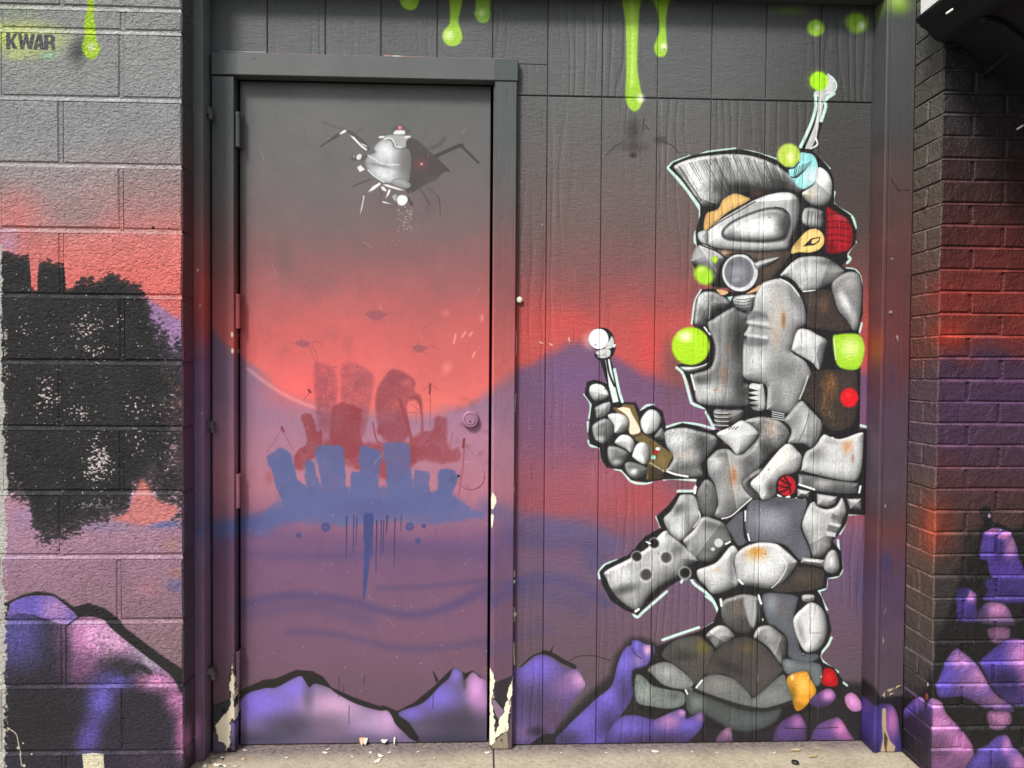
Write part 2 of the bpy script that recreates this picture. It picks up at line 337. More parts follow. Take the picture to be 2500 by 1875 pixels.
    for s, f, a in (('930,130 980,85 1060,90 1180,150 1160,300 1180,470 1060,560 920,420 910,250', 4, .95), ('660,210 680,180 740,175 770,230 800,320 830,310 840,430 800,520 740,580 660,660 600,620 620,500 700,440 700,330', 3, .95),
                    ('1800,210 1850,200 1900,230 1905,400 1940,480 2000,460 2010,560 1880,600 1700,570 1590,600 1590,400 1700,330 1780,310', 5, .92), ('850,420 1000,380 1200,420 1600,420 1640,560 1500,760 1300,700 1000,600 840,520', 7, .85)):
        pl('g', s, rd, f, a, rough=3, tex=.45)
    ln('g', '1500,60 1550,200 1600,400', 9, rd, 2, .8); ln('g', '1590,30 1660,60 1690,200 1690,330', 6, rd, 2, .7); ln('g', '1270,250 1300,390 1330,420', 4, rd, 1, .8)
    bl('g', 1330, 320, 36, 46, rd, .8, 0, .4); bl('g', 390, 720, 60, 90, (150, 80, 84), .55)
    for s, wd in (('500,300 440,400 370,500', 1.6), ('510,330 590,480', 1.6), ('1760,-80 1760,300', 1.8), ('1700,-20 1760,-70 1830,-20', 1.4), ('1640,40 1640,260', 1.2), ('1600,90 1700,180', 1.2), ('1540,160 1700,170', 1.2), ('2050,400 2040,600 2000,880', 3), ('2050,430 2150,540', 1.4), ('680,60 730,0', 1.6), ('1950,330 1930,450', 2), ('800,1440 720,1240', 1.2)):
        ln('g' if s[:3] != '800' else 'f', s, wd, (140, 72, 80), .8, .75)
    ln('g', '495,290 512,325', 6, (130, 62, 70), 1); ln('g', '2048,390 2040,460', 6, (128, 52, 58), 1); ln('f', '1760,1580 1755,1659', 6, (140, 66, 72), 1); ln('f', '725,1630 740,1650', 6, (130, 60, 66), 1); ln('f', '930,1436 975,1434', 2, (140, 66, 72), 1, .7); ln('f', '750,1250 790,1320 805,1400', 1.6, (140, 70, 78), 1, .7)
    # blue towers and their drips
    bb = (86, 96, 144); b2 = (92, 98, 146)
    for s in ('370,580 380,530 480,470 560,510 600,620 640,740 720,790 800,860 830,1000 600,1060 470,860 430,720', '690,620 720,570 770,590 790,700 850,830 860,1000 740,900 700,760',
              '780,520 810,460 900,440 1010,460 1030,560 1040,700 1050,800 1100,1000 860,1000 830,760', '1080,720 1110,670 1160,660 1150,540 1160,460 1220,450 1330,500 1330,640 1320,760 1330,1000 1100,1000',
              '1355,470 1400,425 1560,425 1590,520 1600,680 1610,800 1610,1000 1400,1000 1390,700', '1620,690 1650,655 1750,680 1750,790 1760,1000 1620,1000', '1830,700 1860,640 1980,670 1990,760 1950,860 2000,960 1760,1020 1740,860 1820,820'):
        pl('g', s, bb, 3.5, .97, rough=4, tex=.25)
    pl('g', '420,960 560,850 760,850 1100,810 1600,800 1760,850 1960,870 2080,960 2200,1010 2200,1060 1900,1100 1650,1120 1400,1080 1100,1130 760,1110 500,1090 330,1120 360,1020', b2, 9, .95, rough=6, tex=.3)
    bl('g', 1280, 990, 520, 150, (88, 88, 136), .8); pl('g', '330,1090 420,1020 520,1010 460,1120 390,1200 250,1220', bb, 7, .5)
    for x, y0, y1, wd in ((1050, 1040, 1420, 4), (1110, 1040, 1360, 3), (1135, 1060, 1300, 3), (1270, 1040, 1400, 4), (1305, 1080, 1520, 4), (1345, 1080, 1390, 3), (1365, 1080, 1370, 3), (1460, 1060, 1470, 3.5), (1200, 1040, 1260, 3), (1515, 1040, 1180, 3), (1395, 1040, 1190, 5)):
        ln('g', f'{x},{y0} {x-4},{(y0+y1)/2:.0f} {x-8},{y1}', wd, (58, 60, 104), .9, .95, True, wd * .45)
    ln('g', '1235,1020 1225,1350 1205,1620 1190,1760', 22, (64, 72, 124), 2, 1, True, 3)
    for x, y, r in ((870, 1140, 45), (1585, 1135, 42), (1705, 1130, 24), (1655, 1258, 30), (640, 1210, 28)):
        bl('g', x, y, r, r, (66, 72, 122), .85, 0, .7)
    bl('g', 870, 1140, 26, 26, (98, 102, 148), .7); bl('g', 1585, 1135, 24, 24, (98, 100, 148), .6)
    # scuffs and round cover plate ring
    for s in ('1960,1230 1975,1160', '2030,1180 2060,1140', '2095,1170 2115,1140', '2120,1350 2140,1310'): ln('f', s, 5, (242, 168, 160), 2, .6)
    bl('f', 1900, 1440, 70, 90, (244, 150, 146), .45, 20); bl('f', 1890, 980, 60, 50, (226, 130, 126), .4); bl('f', 2200, 1020, 30, 50, (236, 160, 158), .5)
    ln('f', '740,680 900,720 1000,800', 10, (140, 100, 102), 8, .3); ln('f', '620,680 760,700', 2, (120, 82, 86), 1.2, .5)
    spatter(CM, 600, 1230, 1190, 1760, 70, (226, 216, 222), (.5, 1.5), .8, 12); spatter(CM, 600, 500, 1190, 1200, 25, (226, 190, 186), (.5, 1.2), .6, 13)
    q = np.random.default_rng(77)
    for _ in range(70):
        x, y = q.uniform(600, 1190), q.uniform(220, 1780); L = q.uniform(6, 40); an = q.normal(1.57, .5); lt = q.random() < .45
        CM.line(np.array([[x, y], [x + L * math.cos(an), y + L * math.sin(an)]], np.float32), q.uniform(.8, 1.6), (222, 196, 196) if lt else (66, 54, 60), .7, q.uniform(.12, .4), False)
    for _ in range(26):
        CM.blob(q.uniform(600, 1190), q.uniform(220, 1780), q.uniform(15, 60), q.uniform(10, 45), (78, 66, 72), q.uniform(.05, .16), q.uniform(0, 90))
    for _ in range(16): CM.blob(q.uniform(1100, 1195), q.uniform(940, 1250), q.uniform(6, 20), q.uniform(6, 20), (70, 56, 62), q.uniform(.08, .22))
    # mounds along the foot of the door
    pl('h', '-120,1120 0,1085 160,1015 340,935 440,925 620,850 760,860 850,910 920,1000 1100,1080 1330,1160 1360,1150 1480,1200 1620,1130 1780,1000 1900,880 1960,830 2060,880 2120,855 2180,900 2270,1000 2400,1050 2480,900 2480,1600 -120,1600', (34, 32, 33), 2, sm=False)
    st('h', '150,1110 340,1010 450,1000 640,905 690,940 730,1000 780,968 900,1005 960,1050 1130,1140 1320,1195 1390,1195 1430,1240 1470,1320 1580,1430 1580,1500 150,1500', (112, 96, 130),
       [(300, 1130, 380, 230, (126, 106, 214), .95), (620, 1000, 160, 160, (126, 108, 208), .9), (960, 1150, 330, 160, (196, 156, 194), .9), (1400, 1280, 180, 140, (204, 156, 208), .85), (1250, 1300, 260, 110, (176, 146, 186), .7), (560, 1330, 300, 140, (66, 62, 78), .9), (900, 1340, 180, 160, (110, 92, 110), .7), (720, 1080, 60, 160, (80, 74, 90), .6), (300, 1440, 500, 90, (64, 62, 84), .8), (1000, 1450, 500, 50, (96, 84, 104), .8)], rim=3, dark=.25, grain=.04)
    st('h', '1490,1215 1700,1130 1840,990 1920,920 1960,835 2030,870 2045,930 2070,920 2120,870 2180,915 2270,1010 2275,1500 1720,1500 1660,1420 1580,1300', (88, 78, 104),
       [(1820, 1080, 240, 200, (118, 102, 204), .95), (1970, 890, 70, 80, (128, 110, 210), .8), (1600, 1220, 130, 80, (116, 100, 200), .9), (2150, 1010, 110, 220, (208, 148, 212), .95), (2200, 1150, 90, 150, (176, 124, 184), .7), (2010, 1300, 330, 160, (62, 58, 72), .9), (1950, 1450, 500, 80, (56, 54, 70), .9), (2050, 950, 26, 90, (66, 62, 74), .8)], rim=3, dark=.25, grain=.04)
    ln('h', '1820,950 1800,900 1780,860', 8, (34, 32, 33), 1, 1, True, 1)
    for x, y0, y1 in ((985, 910, 1080), (1200, 890, 985), (1025, 980, 1040), (1070, 1150, 1310), (1785, 1060, 1180)): ln('h', f'{x},{y0} {x-3},{y1}', 1.6, (44, 40, 52), .7, .85)

# ================================================================ mounds on the boards and the robot standing on them
def paint_robot():
    # black ground behind the rocks
    pl('G', '-60,1480 -60,1180 250,1160 480,1260 640,1080 820,900 980,760 1040,560 1180,400 1300,400 1480,480 2000,700 2600,900 2780,860 3100,820 3420,840 3560,900 3560,1500', (34, 31, 34), 12, .96, False)
    st('G', '40,760 130,690 250,590 340,560 440,610 560,690 660,700 720,790 745,860 680,960 580,1090 480,1240 440,1320 340,1330 40,1470', (88, 72, 122),
       [(270, 680, 260, 180, (116, 98, 204), .95), (680, 810, 130, 110, (214, 158, 206), .95), (560, 860, 160, 140, (128, 96, 150), .8), (420, 1180, 220, 220, (82, 60, 82), .8), (220, 1030, 200, 160, (64, 58, 84), .7), (130, 1310, 90, 110, (112, 88, 130), .8), (280, 1300, 100, 60, (40, 36, 46), .9)], rim=4, dark=.2)
    ln('G', '345,540 420,560 520,620 640,680', 11, (34, 32, 34), 1.5); ln('G', '130,670 240,575 340,545', 4, (34, 32, 34), 1.2); pl('G', '360,560 400,540 440,460 420,560', (30, 28, 30), 1, 1, False)
    ln('G', '590,620 680,580 800,570 900,590 990,620', 2.4, (44, 34, 40), .8, .9)
    st('G', '470,1420 560,1270 700,1130 860,980 1000,860 1060,640 1130,500 1190,470 1200,425 1270,430 1330,465 1400,470 1410,560 1340,680 1220,700 1190,800 1200,960 1100,1130 1000,1280 960,1440', (90, 78, 158),
       [(1110, 640, 90, 190, (118, 102, 206), .95), (960, 940, 160, 130, (112, 98, 200), .9), (700, 1170, 200, 120, (104, 90, 184), .8), (1350, 510, 60, 80, (224, 170, 212), .95), (1240, 470, 50, 60, (124, 106, 212), .9), (1250, 620, 80, 80, (150, 120, 176), .7), (1130, 950, 110, 240, (60, 50, 92), .8), (1000, 1250, 170, 170, (52, 44, 78), .85), (560, 1380, 200, 110, (50, 46, 66), .8)], rim=4, dark=.25)
    ln('G', '1385,460 1390,600 1330,690', 6, BLK, 1.5); ln('G', '1195,500 1230,560 1290,600', 2.5, (60, 48, 84), 1); pl('G', '1420,480 1480,500 1450,640 1380,650 1430,560', BLK, 3); pl('G', '1200,720 1380,660 1340,740 1260,780', BLK, 6, .8)
    # ---- silhouettes in black with their pale edge light
    sil = [('A', '130,985 170,935 330,870 520,835 770,805 870,815 1000,845 1160,905 1260,985 1390,800 1450,795 1560,855 1670,980 1720,1090 1725,1330 1880,1440 1940,1600 1930,1720 1850,1810 1850,1880 1600,2100 1200,2150 560,2140 400,2000 340,1870 400,1740 385,1610 430,1440 430,1330 260,1110'),
           ('B', '360,1380 390,1150 450,1050 600,1040 760,1080 1000,1000 1250,860 1700,760 1840,850 1920,860 1970,910 2000,1010 2000,1290 1960,1450 1980,1700 1970,2400 2060,2400 2070,2560 2040,2900 1700,3000 1300,2900 900,2600 560,2350 480,2200 370,2130 330,1980 270,1840 200,1780 480,1720'),
           ('E', '400,420 480,380 600,100 1700,0 2030,-60 2040,500 2045,780 1860,770 1840,860 1770,960 1710,1030 1790,1130 1810,1290 1770,1365 1660,1385 1650,1480 1560,1505 1600,1560 1640,1680 1620,2000 1560,2300 1000,2400 700,1900 560,1570 400,1420 330,1330 700,800 360,620'),
           ('F', '90,930 150,865 370,765 530,590 680,505 640,395 760,285 850,165 1010,165 1060,30 1300,300 1350,900 1200,900 1000,1000 880,1000 720,1100 490,1310 455,1345 330,1295 200,1205 115,1050'),
           ('D', '870,1540 700,1570 555,1545 460,1445 320,1425 265,1345 250,1235 155,1195 140,1090 155,960 175,815 105,720 130,600 200,578 330,615 360,700 430,790 600,797 640,880 760,822 860,880 885,1000 890,1050 1050,995 1200,1025 1300,1070 1400,1060 1500,1300 1250,1530'),
           ('H', '-110,470 0,420 250,340 400,250 470,60 500,-60 1400,-60 1390,40 1510,180 1540,330 1500,450 1420,560 1460,640 1565,690 1650,810 1640,960 1300,1120 900,1300 600,1310 -200,1150 -330,1080 -340,900 -300,800 -180,640')]
    MI = (206, 240, 230)
    for s, wd in (('125,985 300,1190 430,1380', 13), ('130,985 165,935 330,870', 6), ('430,860 520,830 770,800', 7), ('860,820 960,838 1160,900', 7), ('430,1400 425,1560 385,1610 380,1700 405,1740 350,1870', 8),
                  ('1560,860 1590,900 1680,990', 5), ('1725,1220 1725,1340 1890,1450 1930,1560', 9), ('1930,1700 1850,1815 1880,1860 1850,1900', 9)):
        ln('A', s, wd * .62 + 1.2, MI, 1.2, .92)
    for s, wd in (('350,1380 380,1170 440,1060', 7), ('1840,850 1920,860 1970,920 1990,1020', 8), ('1985,1380 1965,1460', 10)): ln('B', s, wd * .62 + 1.2, MI, 1.2, .92)
    for s, wd in (('205,620 270,690 330,900 360,970 480,1010', 10), ('490,1050 530,1130 560,1200', 12), ('100,1195 250,1155 420,1170 560,1210', 8), ('1965,660 1955,760', 7), ('1935,1110 1960,1170 2060,1210 2065,1330', 9)): ln('C', s, wd * .62 + 1.2, MI, 1.2, .92)
    for s, wd in (('105,720 165,815 150,950', 7), ('140,990 145,1080', 9), ('145,1170 170,1215 255,1235 275,1345', 9), ('400,1440 470,1460 560,1560 680,1580 760,1560', 8), ('640,890 700,830 770,822', 8), ('870,1540 960,1530 1180,1550', 8), ('320,610 330,640 350,620', 8)): ln('D', s, wd * .62 + 1.2, MI, 1.2, .92)
    for s, wd in (('2015,565 2040,620 2035,700', 8), ('1870,770 1960,765', 8), ('1835,850 1780,960', 7), ('1760,1020 1770,1120 1800,1290 1760,1365 1670,1380', 8), ('1650,1400 1640,1480 1580,1510 1590,1560 1640,1670', 9)): ln('E', s, wd * .62 + 1.2, MI, 1.2, .92)
    for s, wd in (('95,990 92,930 150,860 260,820', 9), ('430,710 530,640', 8), ('640,400 680,515 610,600', 7), ('850,155 1000,155', 12), ('1010,130 1050,50', 10), ('420,1340 460,1365 520,1310 740,1120', 9), ('890,1010 880,1030', 8), ('975,960 1000,1040 1150,1160 1230,1300 1240,1400', 10)): ln('F', s, wd * .62 + 1.2, MI, 1.2, .92)
    for s, wd in (('-90,420 80,360 260,300', 9), ('280,340 400,260', 10), ('330,0 430,90 450,230', 8), ('1420,40 1500,130', 6), ('1540,400 1500,480 1430,570 1470,640 1600,730', 8), ('1650,830 1690,860', 6)): ln('H', s, wd * .62 + 1.2, MI, 1.2, .92)
    for k, s in sil: pl(k, s, BLK, 1.5, 1, False)
    # ---- head
    lines = [((250 + i * 52, 880 + 30 * abs(i - 9) ** 1.0 * .35), (470 + i * 44, 1340 - 14 * i)) for i in range(20)]
    st('A', '175,985 250,930 400,885 520,866 700,853 870,862 1000,892 1100,930 1200,985 1300,1060 1400,1150 1400,1225 1250,1195 1050,1205 860,1235 700,1275 620,1335 590,1345 455,1360 400,1290 330,1180 250,1070', .60,
       [(380, 1080, 190, 300, .90, .95, -30), (800, 1180, 330, 90, .20, .9), (1200, 1120, 230, 110, .26, .85, 25), (640, 1130, 70, 220, .34, .8), (820, 940, 160, 80, .78, .7), (560, 900, 60, 60, .35, .6), (1060, 960, 90, 60, .6, .5)], rim=4, dark=.3, grain=.22)
    for i in range(46):
        t = i / 45; x0 = 215 + t * 1000; y0 = 960 - 105 * math.sin(min(t * 1.25, 1) * math.pi * .55) + (110 * max(t - .55, 0) / .45); x1 = 440 + t * 860; y1 = 1330 - 160 * t
        f = .35 + .5 * random.random(); c = random.choice((.12, .2, .88, .95, .3))
        ln('A', f'{x0:.0f},{y0:.0f} {x0+(x1-x0)*f:.0f},{y0+(y1-y0)*f:.0f}', random.uniform(1.5, 3.4), c, 1.0, .55, False, .8)
    ln('A', '170,985 300,1160 450,1360', 3, BLK, 1); ln('A', '230,970 330,1130 440,1300', 2, BLK, 1, .8)
    st('A', '470,1590 490,1430 600,1385 650,1295 760,1235 870,1265 900,1300 700,1410 570,1520', (240, 196, 122), [(760, 1290, 130, 60, (248, 206, 126), .8), (520, 1500, 60, 90, (206, 158, 104), .7)], rim=5, dark=.35, rimcol=(90, 62, 40)); bl('A', 990, 1230, 110, 50, (120, 78, 62), .6)
    st('A', '1400,840 1500,850 1545,900 1565,985 1545,1110 1420,1190 1330,1110 1285,1010 1380,925', (158, 230, 232), [(1500, 1070, 90, 110, (232, 246, 246), .9), (1460, 880, 90, 60, (150, 224, 228), .6)], rim=3, dark=.2)
    for a in range(8): ln('A', f'{1500-a*22},{925+a*8} {1440-a*16},{1010+a*10} {1360-a*8},{1085-a*2}', 1.8, (40, 46, 50), .7, .75)
    st('A', '1560,985 1640,1010 1690,1090 1700,1180 1680,1300 1600,1360 1500,1340 1430,1270 1420,1220 1530,1140', .88, [(1480, 1240, 80, 80, (214, 208, 180), .9), (1680, 1200, 40, 160, .72, .6), (1620, 1080, 60, 90, .95, .8)], rim=4, dark=.3)
    st('B', '510,480 620,385 780,285 950,192 1100,135 1250,115 1340,140 1395,220 1400,320 1370,440 1310,580 1285,652 1200,672 1000,682 800,672 600,652 505,612 500,540', .84,
       [(1150, 190, 260, 70, .96, .9, -15), (900, 630, 400, 40, .93, .8), (1350, 380, 60, 220, .62, .8), (1350, 200, 60, 80, .7, .5), (600, 520, 90, 90, .95, .9)], rim=5, dark=.4, grain=.06)
    ln('B', '500,480 640,390 800,300 960,205', 2.4, (60, 52, 48), 1)
    pl('B', '635,500 715,405 855,335 1020,275 1170,258 1275,305 1308,400 1285,515 1235,580 1050,602 820,592 675,572', (70, 70, 74), 3)
    st('B', '655,500 730,420 865,350 1025,292 1165,276 1262,318 1290,400 1270,505 1222,562 1050,582 820,574 690,556', .72, [(960, 480, 330, 170, 1.0, 1.0), (960, 480, 240, 120, 1.0, 1.0), (1230, 420, 90, 170, .34, .8), (720, 510, 90, 60, .55, .6), (1120, 310, 160, 40, .5, .6)], rim=8, dark=.6, grain=.07)
    ln('B', '1150,262 1230,272 1290,330', 2.2, BLK, .8)
    st('B', '405,525 430,492 500,490 500,612 430,588', .8, (), rim=4, dark=.5)
    st('B', '1440,268 1600,290 1620,345 1602,452 1425,420', .64, [(1520, 400, 90, 50, .85, .8), (1470, 300, 60, 40, .5, .5)], rim=6, dark=.55)
    for x in (1475, 1510, 1545, 1575): ln('B', f'{x},300 {x-8},400 {x-6},440', 2, (40, 40, 42), .8, .7)
    st('B', '1650,262 1720,290 1850,372 1900,470 1898,600 1850,678 1650,692 1648,450', (160, 16, 32), [(1800, 340, 90, 70, (196, 70, 84), .8), (1800, 600, 90, 90, (176, 20, 38), .7), (1690, 640, 70, 70, (90, 8, 18), .8)], rim=4, dark=.5, rimcol=(30, 6, 10), grain=.2)
    for y in (330, 400, 460, 530, 585): ln('B', f'1650,{y} 1740,{y-8} 1880,{y+12}', 2.2, (40, 4, 12), 1, .75)
    for x in (1680, 1730, 1770, 1830): ln('B', f'{x},{300 + (x - 1650) * .35:.0f} {x+4},480 {x-2},670', 1.3, (226, 110, 110), .7, .4)
    st('B', '1310,705 1320,645 1400,545 1470,482 1560,470 1620,530 1622,610 1570,670 1480,695 1380,692', (246, 216, 134), [(1360, 600, 60, 90, (150, 110, 70), .6)], rim=3, dark=.35, rimcol=(120, 80, 40), grain=.06)
    pl('B', '1420,640 1500,560 1590,542 1580,590 1530,625 1470,630', (40, 32, 24), 1, 1, False); pl('B', '1510,572 1580,552 1568,588 1525,612 1500,606', (246, 214, 134), 1, 1, False)
    st('B', '590,665 1000,692 1290,682 1240,800 1100,960 1010,1020 950,1000 960,790 850,712 700,742', (70, 58, 52), [(950, 720, 300, 50, (128, 108, 94), .7), (1100, 850, 90, 120, (96, 78, 62), .6), (660, 700, 80, 40, (212, 172, 140), .9)], rim=5, dark=.5, grain=.2)
    st('B', '345,765 380,660 440,618 520,640 600,690 665,742 625,820 605,900 572,960 480,905 420,835 350,792', .68, [(430, 720, 110, 90, .88, .8), (600, 850, 60, 120, .3, .7), (470, 830, 60, 50, .55, .6)], rim=5, dark=.4)
    ln('B', '400,610 480,640 600,690 665,745', 3, BLK, .8); bl('B', 570, 762, 36, 46, LIME, .95, 0, .5)
    bl('B', 465, 915, 135, 105, (168, 222, 50), 1, 42, .55); bl('B', 440, 860, 60, 50, (214, 240, 130), .7)
    pl('B', '590,1048 700,1072 672,1102 625,1100', (226, 178, 130), 1.2); pl('B', '870,1095 940,1050 1012,1008 1000,1050 960,1075', (226, 178, 130), 1.2)
    bl('B', 812, 893, 195, 200, (32, 31, 34), 1, 0, .9)
    bl('B', 815, 890, 178, 186, .88, 1, 0, .93); bl('B', 805, 885, 150, 158, (116, 118, 126), 1, 0, .88); bl('B', 800, 880, 110, 110, (170, 172, 180), .8); bl('B', 780, 960, 70, 40, (190, 192, 198), .6); bl('B', 740, 800, 60, 50, (96, 96, 104), .6); bl('B', 860, 820, 50, 60, (110, 110, 118), .5); bl('B', 820, 1055, 90, 22, .97, .9); ln('B', '690,720 780,708 880,720 960,800', 2.6, BLK, 1)
    st('B', '960,792 1190,738 1150,790 1000,858', .66, (), rim=4, dark=.5)
    st('B', '760,1125 970,1102 945,1180 905,1262 780,1222', .78, [(850, 1170, 70, 40, .9, .7)], rim=5, dark=.5)
    for y in (1140, 1165, 1195, 1225): ln('B', f'765,{y} 850,{y+12} 940,{y-10}', 2, (60, 60, 62), .8, .8)
    pl('B', '690,1125 745,1115 720,1170', MINT, 1, 1, False)
    # antenna
    ln('A', '1600,290 1590,420 1540,600 1470,790', 28, BLK, 1.2); ln('A', '1540,270 1545,400 1500,560 1400,780', 8, MI, 1.2); ln('A', '1720,270 1640,330 1640,400 1600,530', 8, MI, 1.2)
    pl('A', '1570,300 1632,300 1605,450 1570,600 1552,700 1500,806 1440,800 1482,700 1532,580 1562,450', .78, 1.2, 1, False); ln('A', '1590,330 1570,480 1500,720', 5, .92, 2, .7); ln('A', '1545,700 1560,760 1500,800', 4, .95, 1)
    bl('A', 1660, 190, 96, 106, (150, 152, 156), .55, 0, .9); bl('A', 1655, 190, 84, 95, .84, 1, 0, .85); ln('A', '1665,85 1720,130 1745,190 1720,250 1640,310', 4, MI, 1); pl('A', '1535,250 1660,220 1650,290 1610,310 1560,300', .8, 1.5)
    bl('A', 1560, 140, 150, 150, (150, 210, 60), .5); bl('A', 1575, 148, 100, 105, (166, 232, 24), 1, 0, .75)
    bl('A', 1285, 865, 128, 132, (196, 222, 90), 1, 0, .72); bl('A', 1300, 880, 60, 70, (244, 250, 190), .9); ln('A', '1200,940 1250,985 1330,985 1385,930', 3, BLK, 1)
    # ---- torso
    st('B', '1210,912 1320,792 1400,742 1560,732 1680,762 1800,852 1820,882 1760,962 1650,1012 1560,1052 1425,1072 1350,982 1280,932', .66, [(1440, 880, 200, 110, .82, .9), (1720, 870, 90, 60, .78, .6), (1660, 780, 120, 50, .36, .8), (1480, 1010, 120, 50, .8, .6)], rim=4, dark=.35)
    ln('B', '1210,912 1320,792', 2.5, .95, 1); ln('B', '1425,1072 1540,1060', 3, .96, 1)
    st('B', '1700,1012 1760,932 1860,882 1950,902 1985,1012 1985,1200 1950,1422 1900,1440 1850,1352 1770,1262 1730,1150', .58, [(1830, 1180, 50, 190, .92, .85, -28), (1880, 980, 90, 80, .74, .6), (1920, 1330, 40, 90, .8, .6), (1730, 1050, 50, 70, .4, .6)], rim=4, dark=.35)
    st('B', '1430,1112 1500,1072 1670,1052 1720,1150 1760,1272 1850,1362 1885,1425 1780,1452 1600,1432 1462,1402 1462,1250', (64, 54, 50), [(1620, 1200, 60, 100, (108, 80, 66), .9), (1500, 1150, 70, 120, (84, 72, 66), .7)], rim=6, dark=.4, grain=.25)
    st('B', '400,1152 450,1082 540,1072 640,1112 722,1190 620,1262 500,1352 470,1402 380,1392 378,1290', .5, [(450, 1150, 80, 90, .84, .9), (560, 1180, 100, 100, .62, .7), (600, 1250, 90, 60, .2, .8), (420, 1330, 50, 110, .42, .6)], rim=4, dark=.4, grain=.25)
    ln('B', '525,1200 520,1300 515,1340', 1.6, .8, .8, .7)
    st('C', '500,202 560,150 740,42 800,72 892,112 892,180 872,300 862,400 842,500 852,650 852,760 902,792 902,900 900,980 700,990 500,980 400,942 372,800 352,692 500,642 560,560 572,400', .50,
       [(620, 160, 140, 100, .66, .7), (640, 460, 80, 260, .58, .6), (800, 320, 110, 280, .22, .85), (820, 820, 80, 200, .24, .8), (520, 860, 220, 130, .82, .9), (430, 740, 120, 50, .3, .7), (660, 690, 50, 120, (150, 116, 92), .55), (690, 430, 50, 60, (140, 110, 92), .45), (600, 830, 60, 30, (186, 150, 124), .5)], rim=4, dark=.35, grain=.14)
    st('C', '240,612 400,606 500,572 492,612 330,662', .72, [(330, 630, 90, 20, .95, .8)], rim=3, dark=.45); ln('C', '230,600 340,606 440,592 500,566', 3.4, BLK, 1); ln('C', '345,690 380,830', 5, .9, 1.2)
    ln('C', '470,230 530,330 548,420 530,540', 5, BLK, 1.2); ln('C', '470,230 500,270 525,300', 4, .94, 1)
    bl('C', 330, 410, 245, 235, (150, 200, 60), .35); bl('C', 340, 412, 196, 196, (176, 226, 30), 1, 0, .86); bl('C', 290, 320, 120, 90, (250, 252, 214), .95); bl('C', 420, 400, 90, 160, (186, 236, 40), .6); bl('C', 300, 540, 130, 60, (168, 220, 30), .6)
    ln('C', '250,590 340,606 440,586 500,560', 3, BLK, 1)
    st('C', '1020,-180 1100,-220 1200,-236 1300,-190 1390,-80 1440,60 1446,200 1370,262 1330,400 1312,470 1440,560 1500,690 1450,800 1390,930 1310,1060 1100,1032 1072,1000 1080,820 1030,772 862,722 842,600 846,412 882,330 862,290 902,200 882,130 940,60 960,-60', .66,
       [(1050, -90, 120, 150, .84, .8), (1180, 120, 110, 300, (196, 188, 178), .7), (1340, 80, 110, 200, .7, .7), (1330, -60, 50, 160, .44, .7, -25), (980, 560, 130, 150, .84, .9), (1250, 640, 180, 130, .42, .7), (1330, 900, 130, 160, .66, .6), (1160, 900, 90, 150, .42, .6), (1235, 160, 26, 100, (150, 104, 58), .9), (1160, 330, 60, 140, (190, 168, 150), .5), (1380, 720, 120, 60, .62, .5)], rim=4, dark=.3)
    for s in ('890,70 1060,96 1085,160 1040,140 900,150', '880,330 1080,345 1050,410 860,402', '880,215 900,190 1080,235 1090,250'): pl('C', s, (104, 104, 108), 5, .75)
    for s in ('890,180 1080,200', '870,300 1070,330'): ln('C', s, 8, .9, 3, .8)
    ln('C', '1200,-236 1300,-180 1385,-70', 2.6, .96, 1); ln('C', '1470,700 1440,800 1390,920', 4, .9, 1.4, .8)
    st('C', '1370,262 1460,252 1560,302 1656,362 1640,470 1590,642 1500,562 1330,462 1318,420', .80, [(1450, 340, 120, 90, .88, .7), (1570, 540, 60, 90, .9, .5), (1400, 440, 80, 30, .6, .5)], rim=3, dark=.3)
    st('C', '1500,682 1600,642 1700,640 1800,640 1935,660 1942,900 1930,1100 1880,1190 1740,1232 1640,1182 1600,1100 1480,962 1420,902', (60, 50, 46), [(1680, 800, 90, 180, (116, 78, 46), .85), (1640, 1000, 60, 150, (92, 70, 50), .7), (1560, 800, 80, 160, (46, 42, 42), .7), (1850, 800, 80, 140, (74, 60, 58), .6)], rim=6, dark=.4, grain=.28)
    for _ in range(26):
        x, y = random.uniform(1600, 1760), random.uniform(680, 1150); ln('C', f'{x:.0f},{y:.0f} {x+random.uniform(-30,10):.0f},{y+random.uniform(20,60):.0f} {x+random.uniform(-20,40):.0f},{y+random.uniform(60,90):.0f}', 1.3, (156, 116, 72), .7, .6)
    st('C', '1712,332 1760,302 1870,292 1972,312 2018,430 1982,592 1922,640 1790,622 1735,542', (170, 222, 50), [(1880, 430, 120, 120, (230, 250, 160), .9)], rim=5, dark=.25, rimcol=(110, 170, 30), feather=3, grain=.06); ln('C', '1720,340 1730,440 1740,540', 3, .95, 1, .7)
    bl('C', 1870, 910, 100, 108, (226, 22, 36), 1, 0, .72); bl('C', 1860, 880, 40, 50, (244, 60, 70), .6)
    st('C', '905,790 1000,780 1040,800 1052,1020 920,1002', .84, [(940, 980, 60, 40, .3, .7)], rim=3, dark=.3)
    for y in (815, 862, 912, 960): pl('C', f'890,{y} 990,{y+26} 900,{y+44}', (30, 30, 32), 1.2, 1, False)
    st('C', '560,1032 700,1030 842,1030 822,1112 700,1172 610,1202', .42, [(740, 1080, 70, 50, (150, 140, 132), .8), (620, 1060, 60, 60, .6, .6)], rim=4, dark=.4)
    for y in (1045, 1085, 1125, 1165): ln('C', f'570,{y} 600,{y+14} 700,{y+14}', 3, .86, 1, .8); ln('C', f'575,{y+22} 620,{y+26} 720,{y+24}', 2.5, BLK, 1)
    for i in range(4): ln('C', f'1125,{1045+i*20} 1240,{1068+i*20}', 2.0, .9, .7)
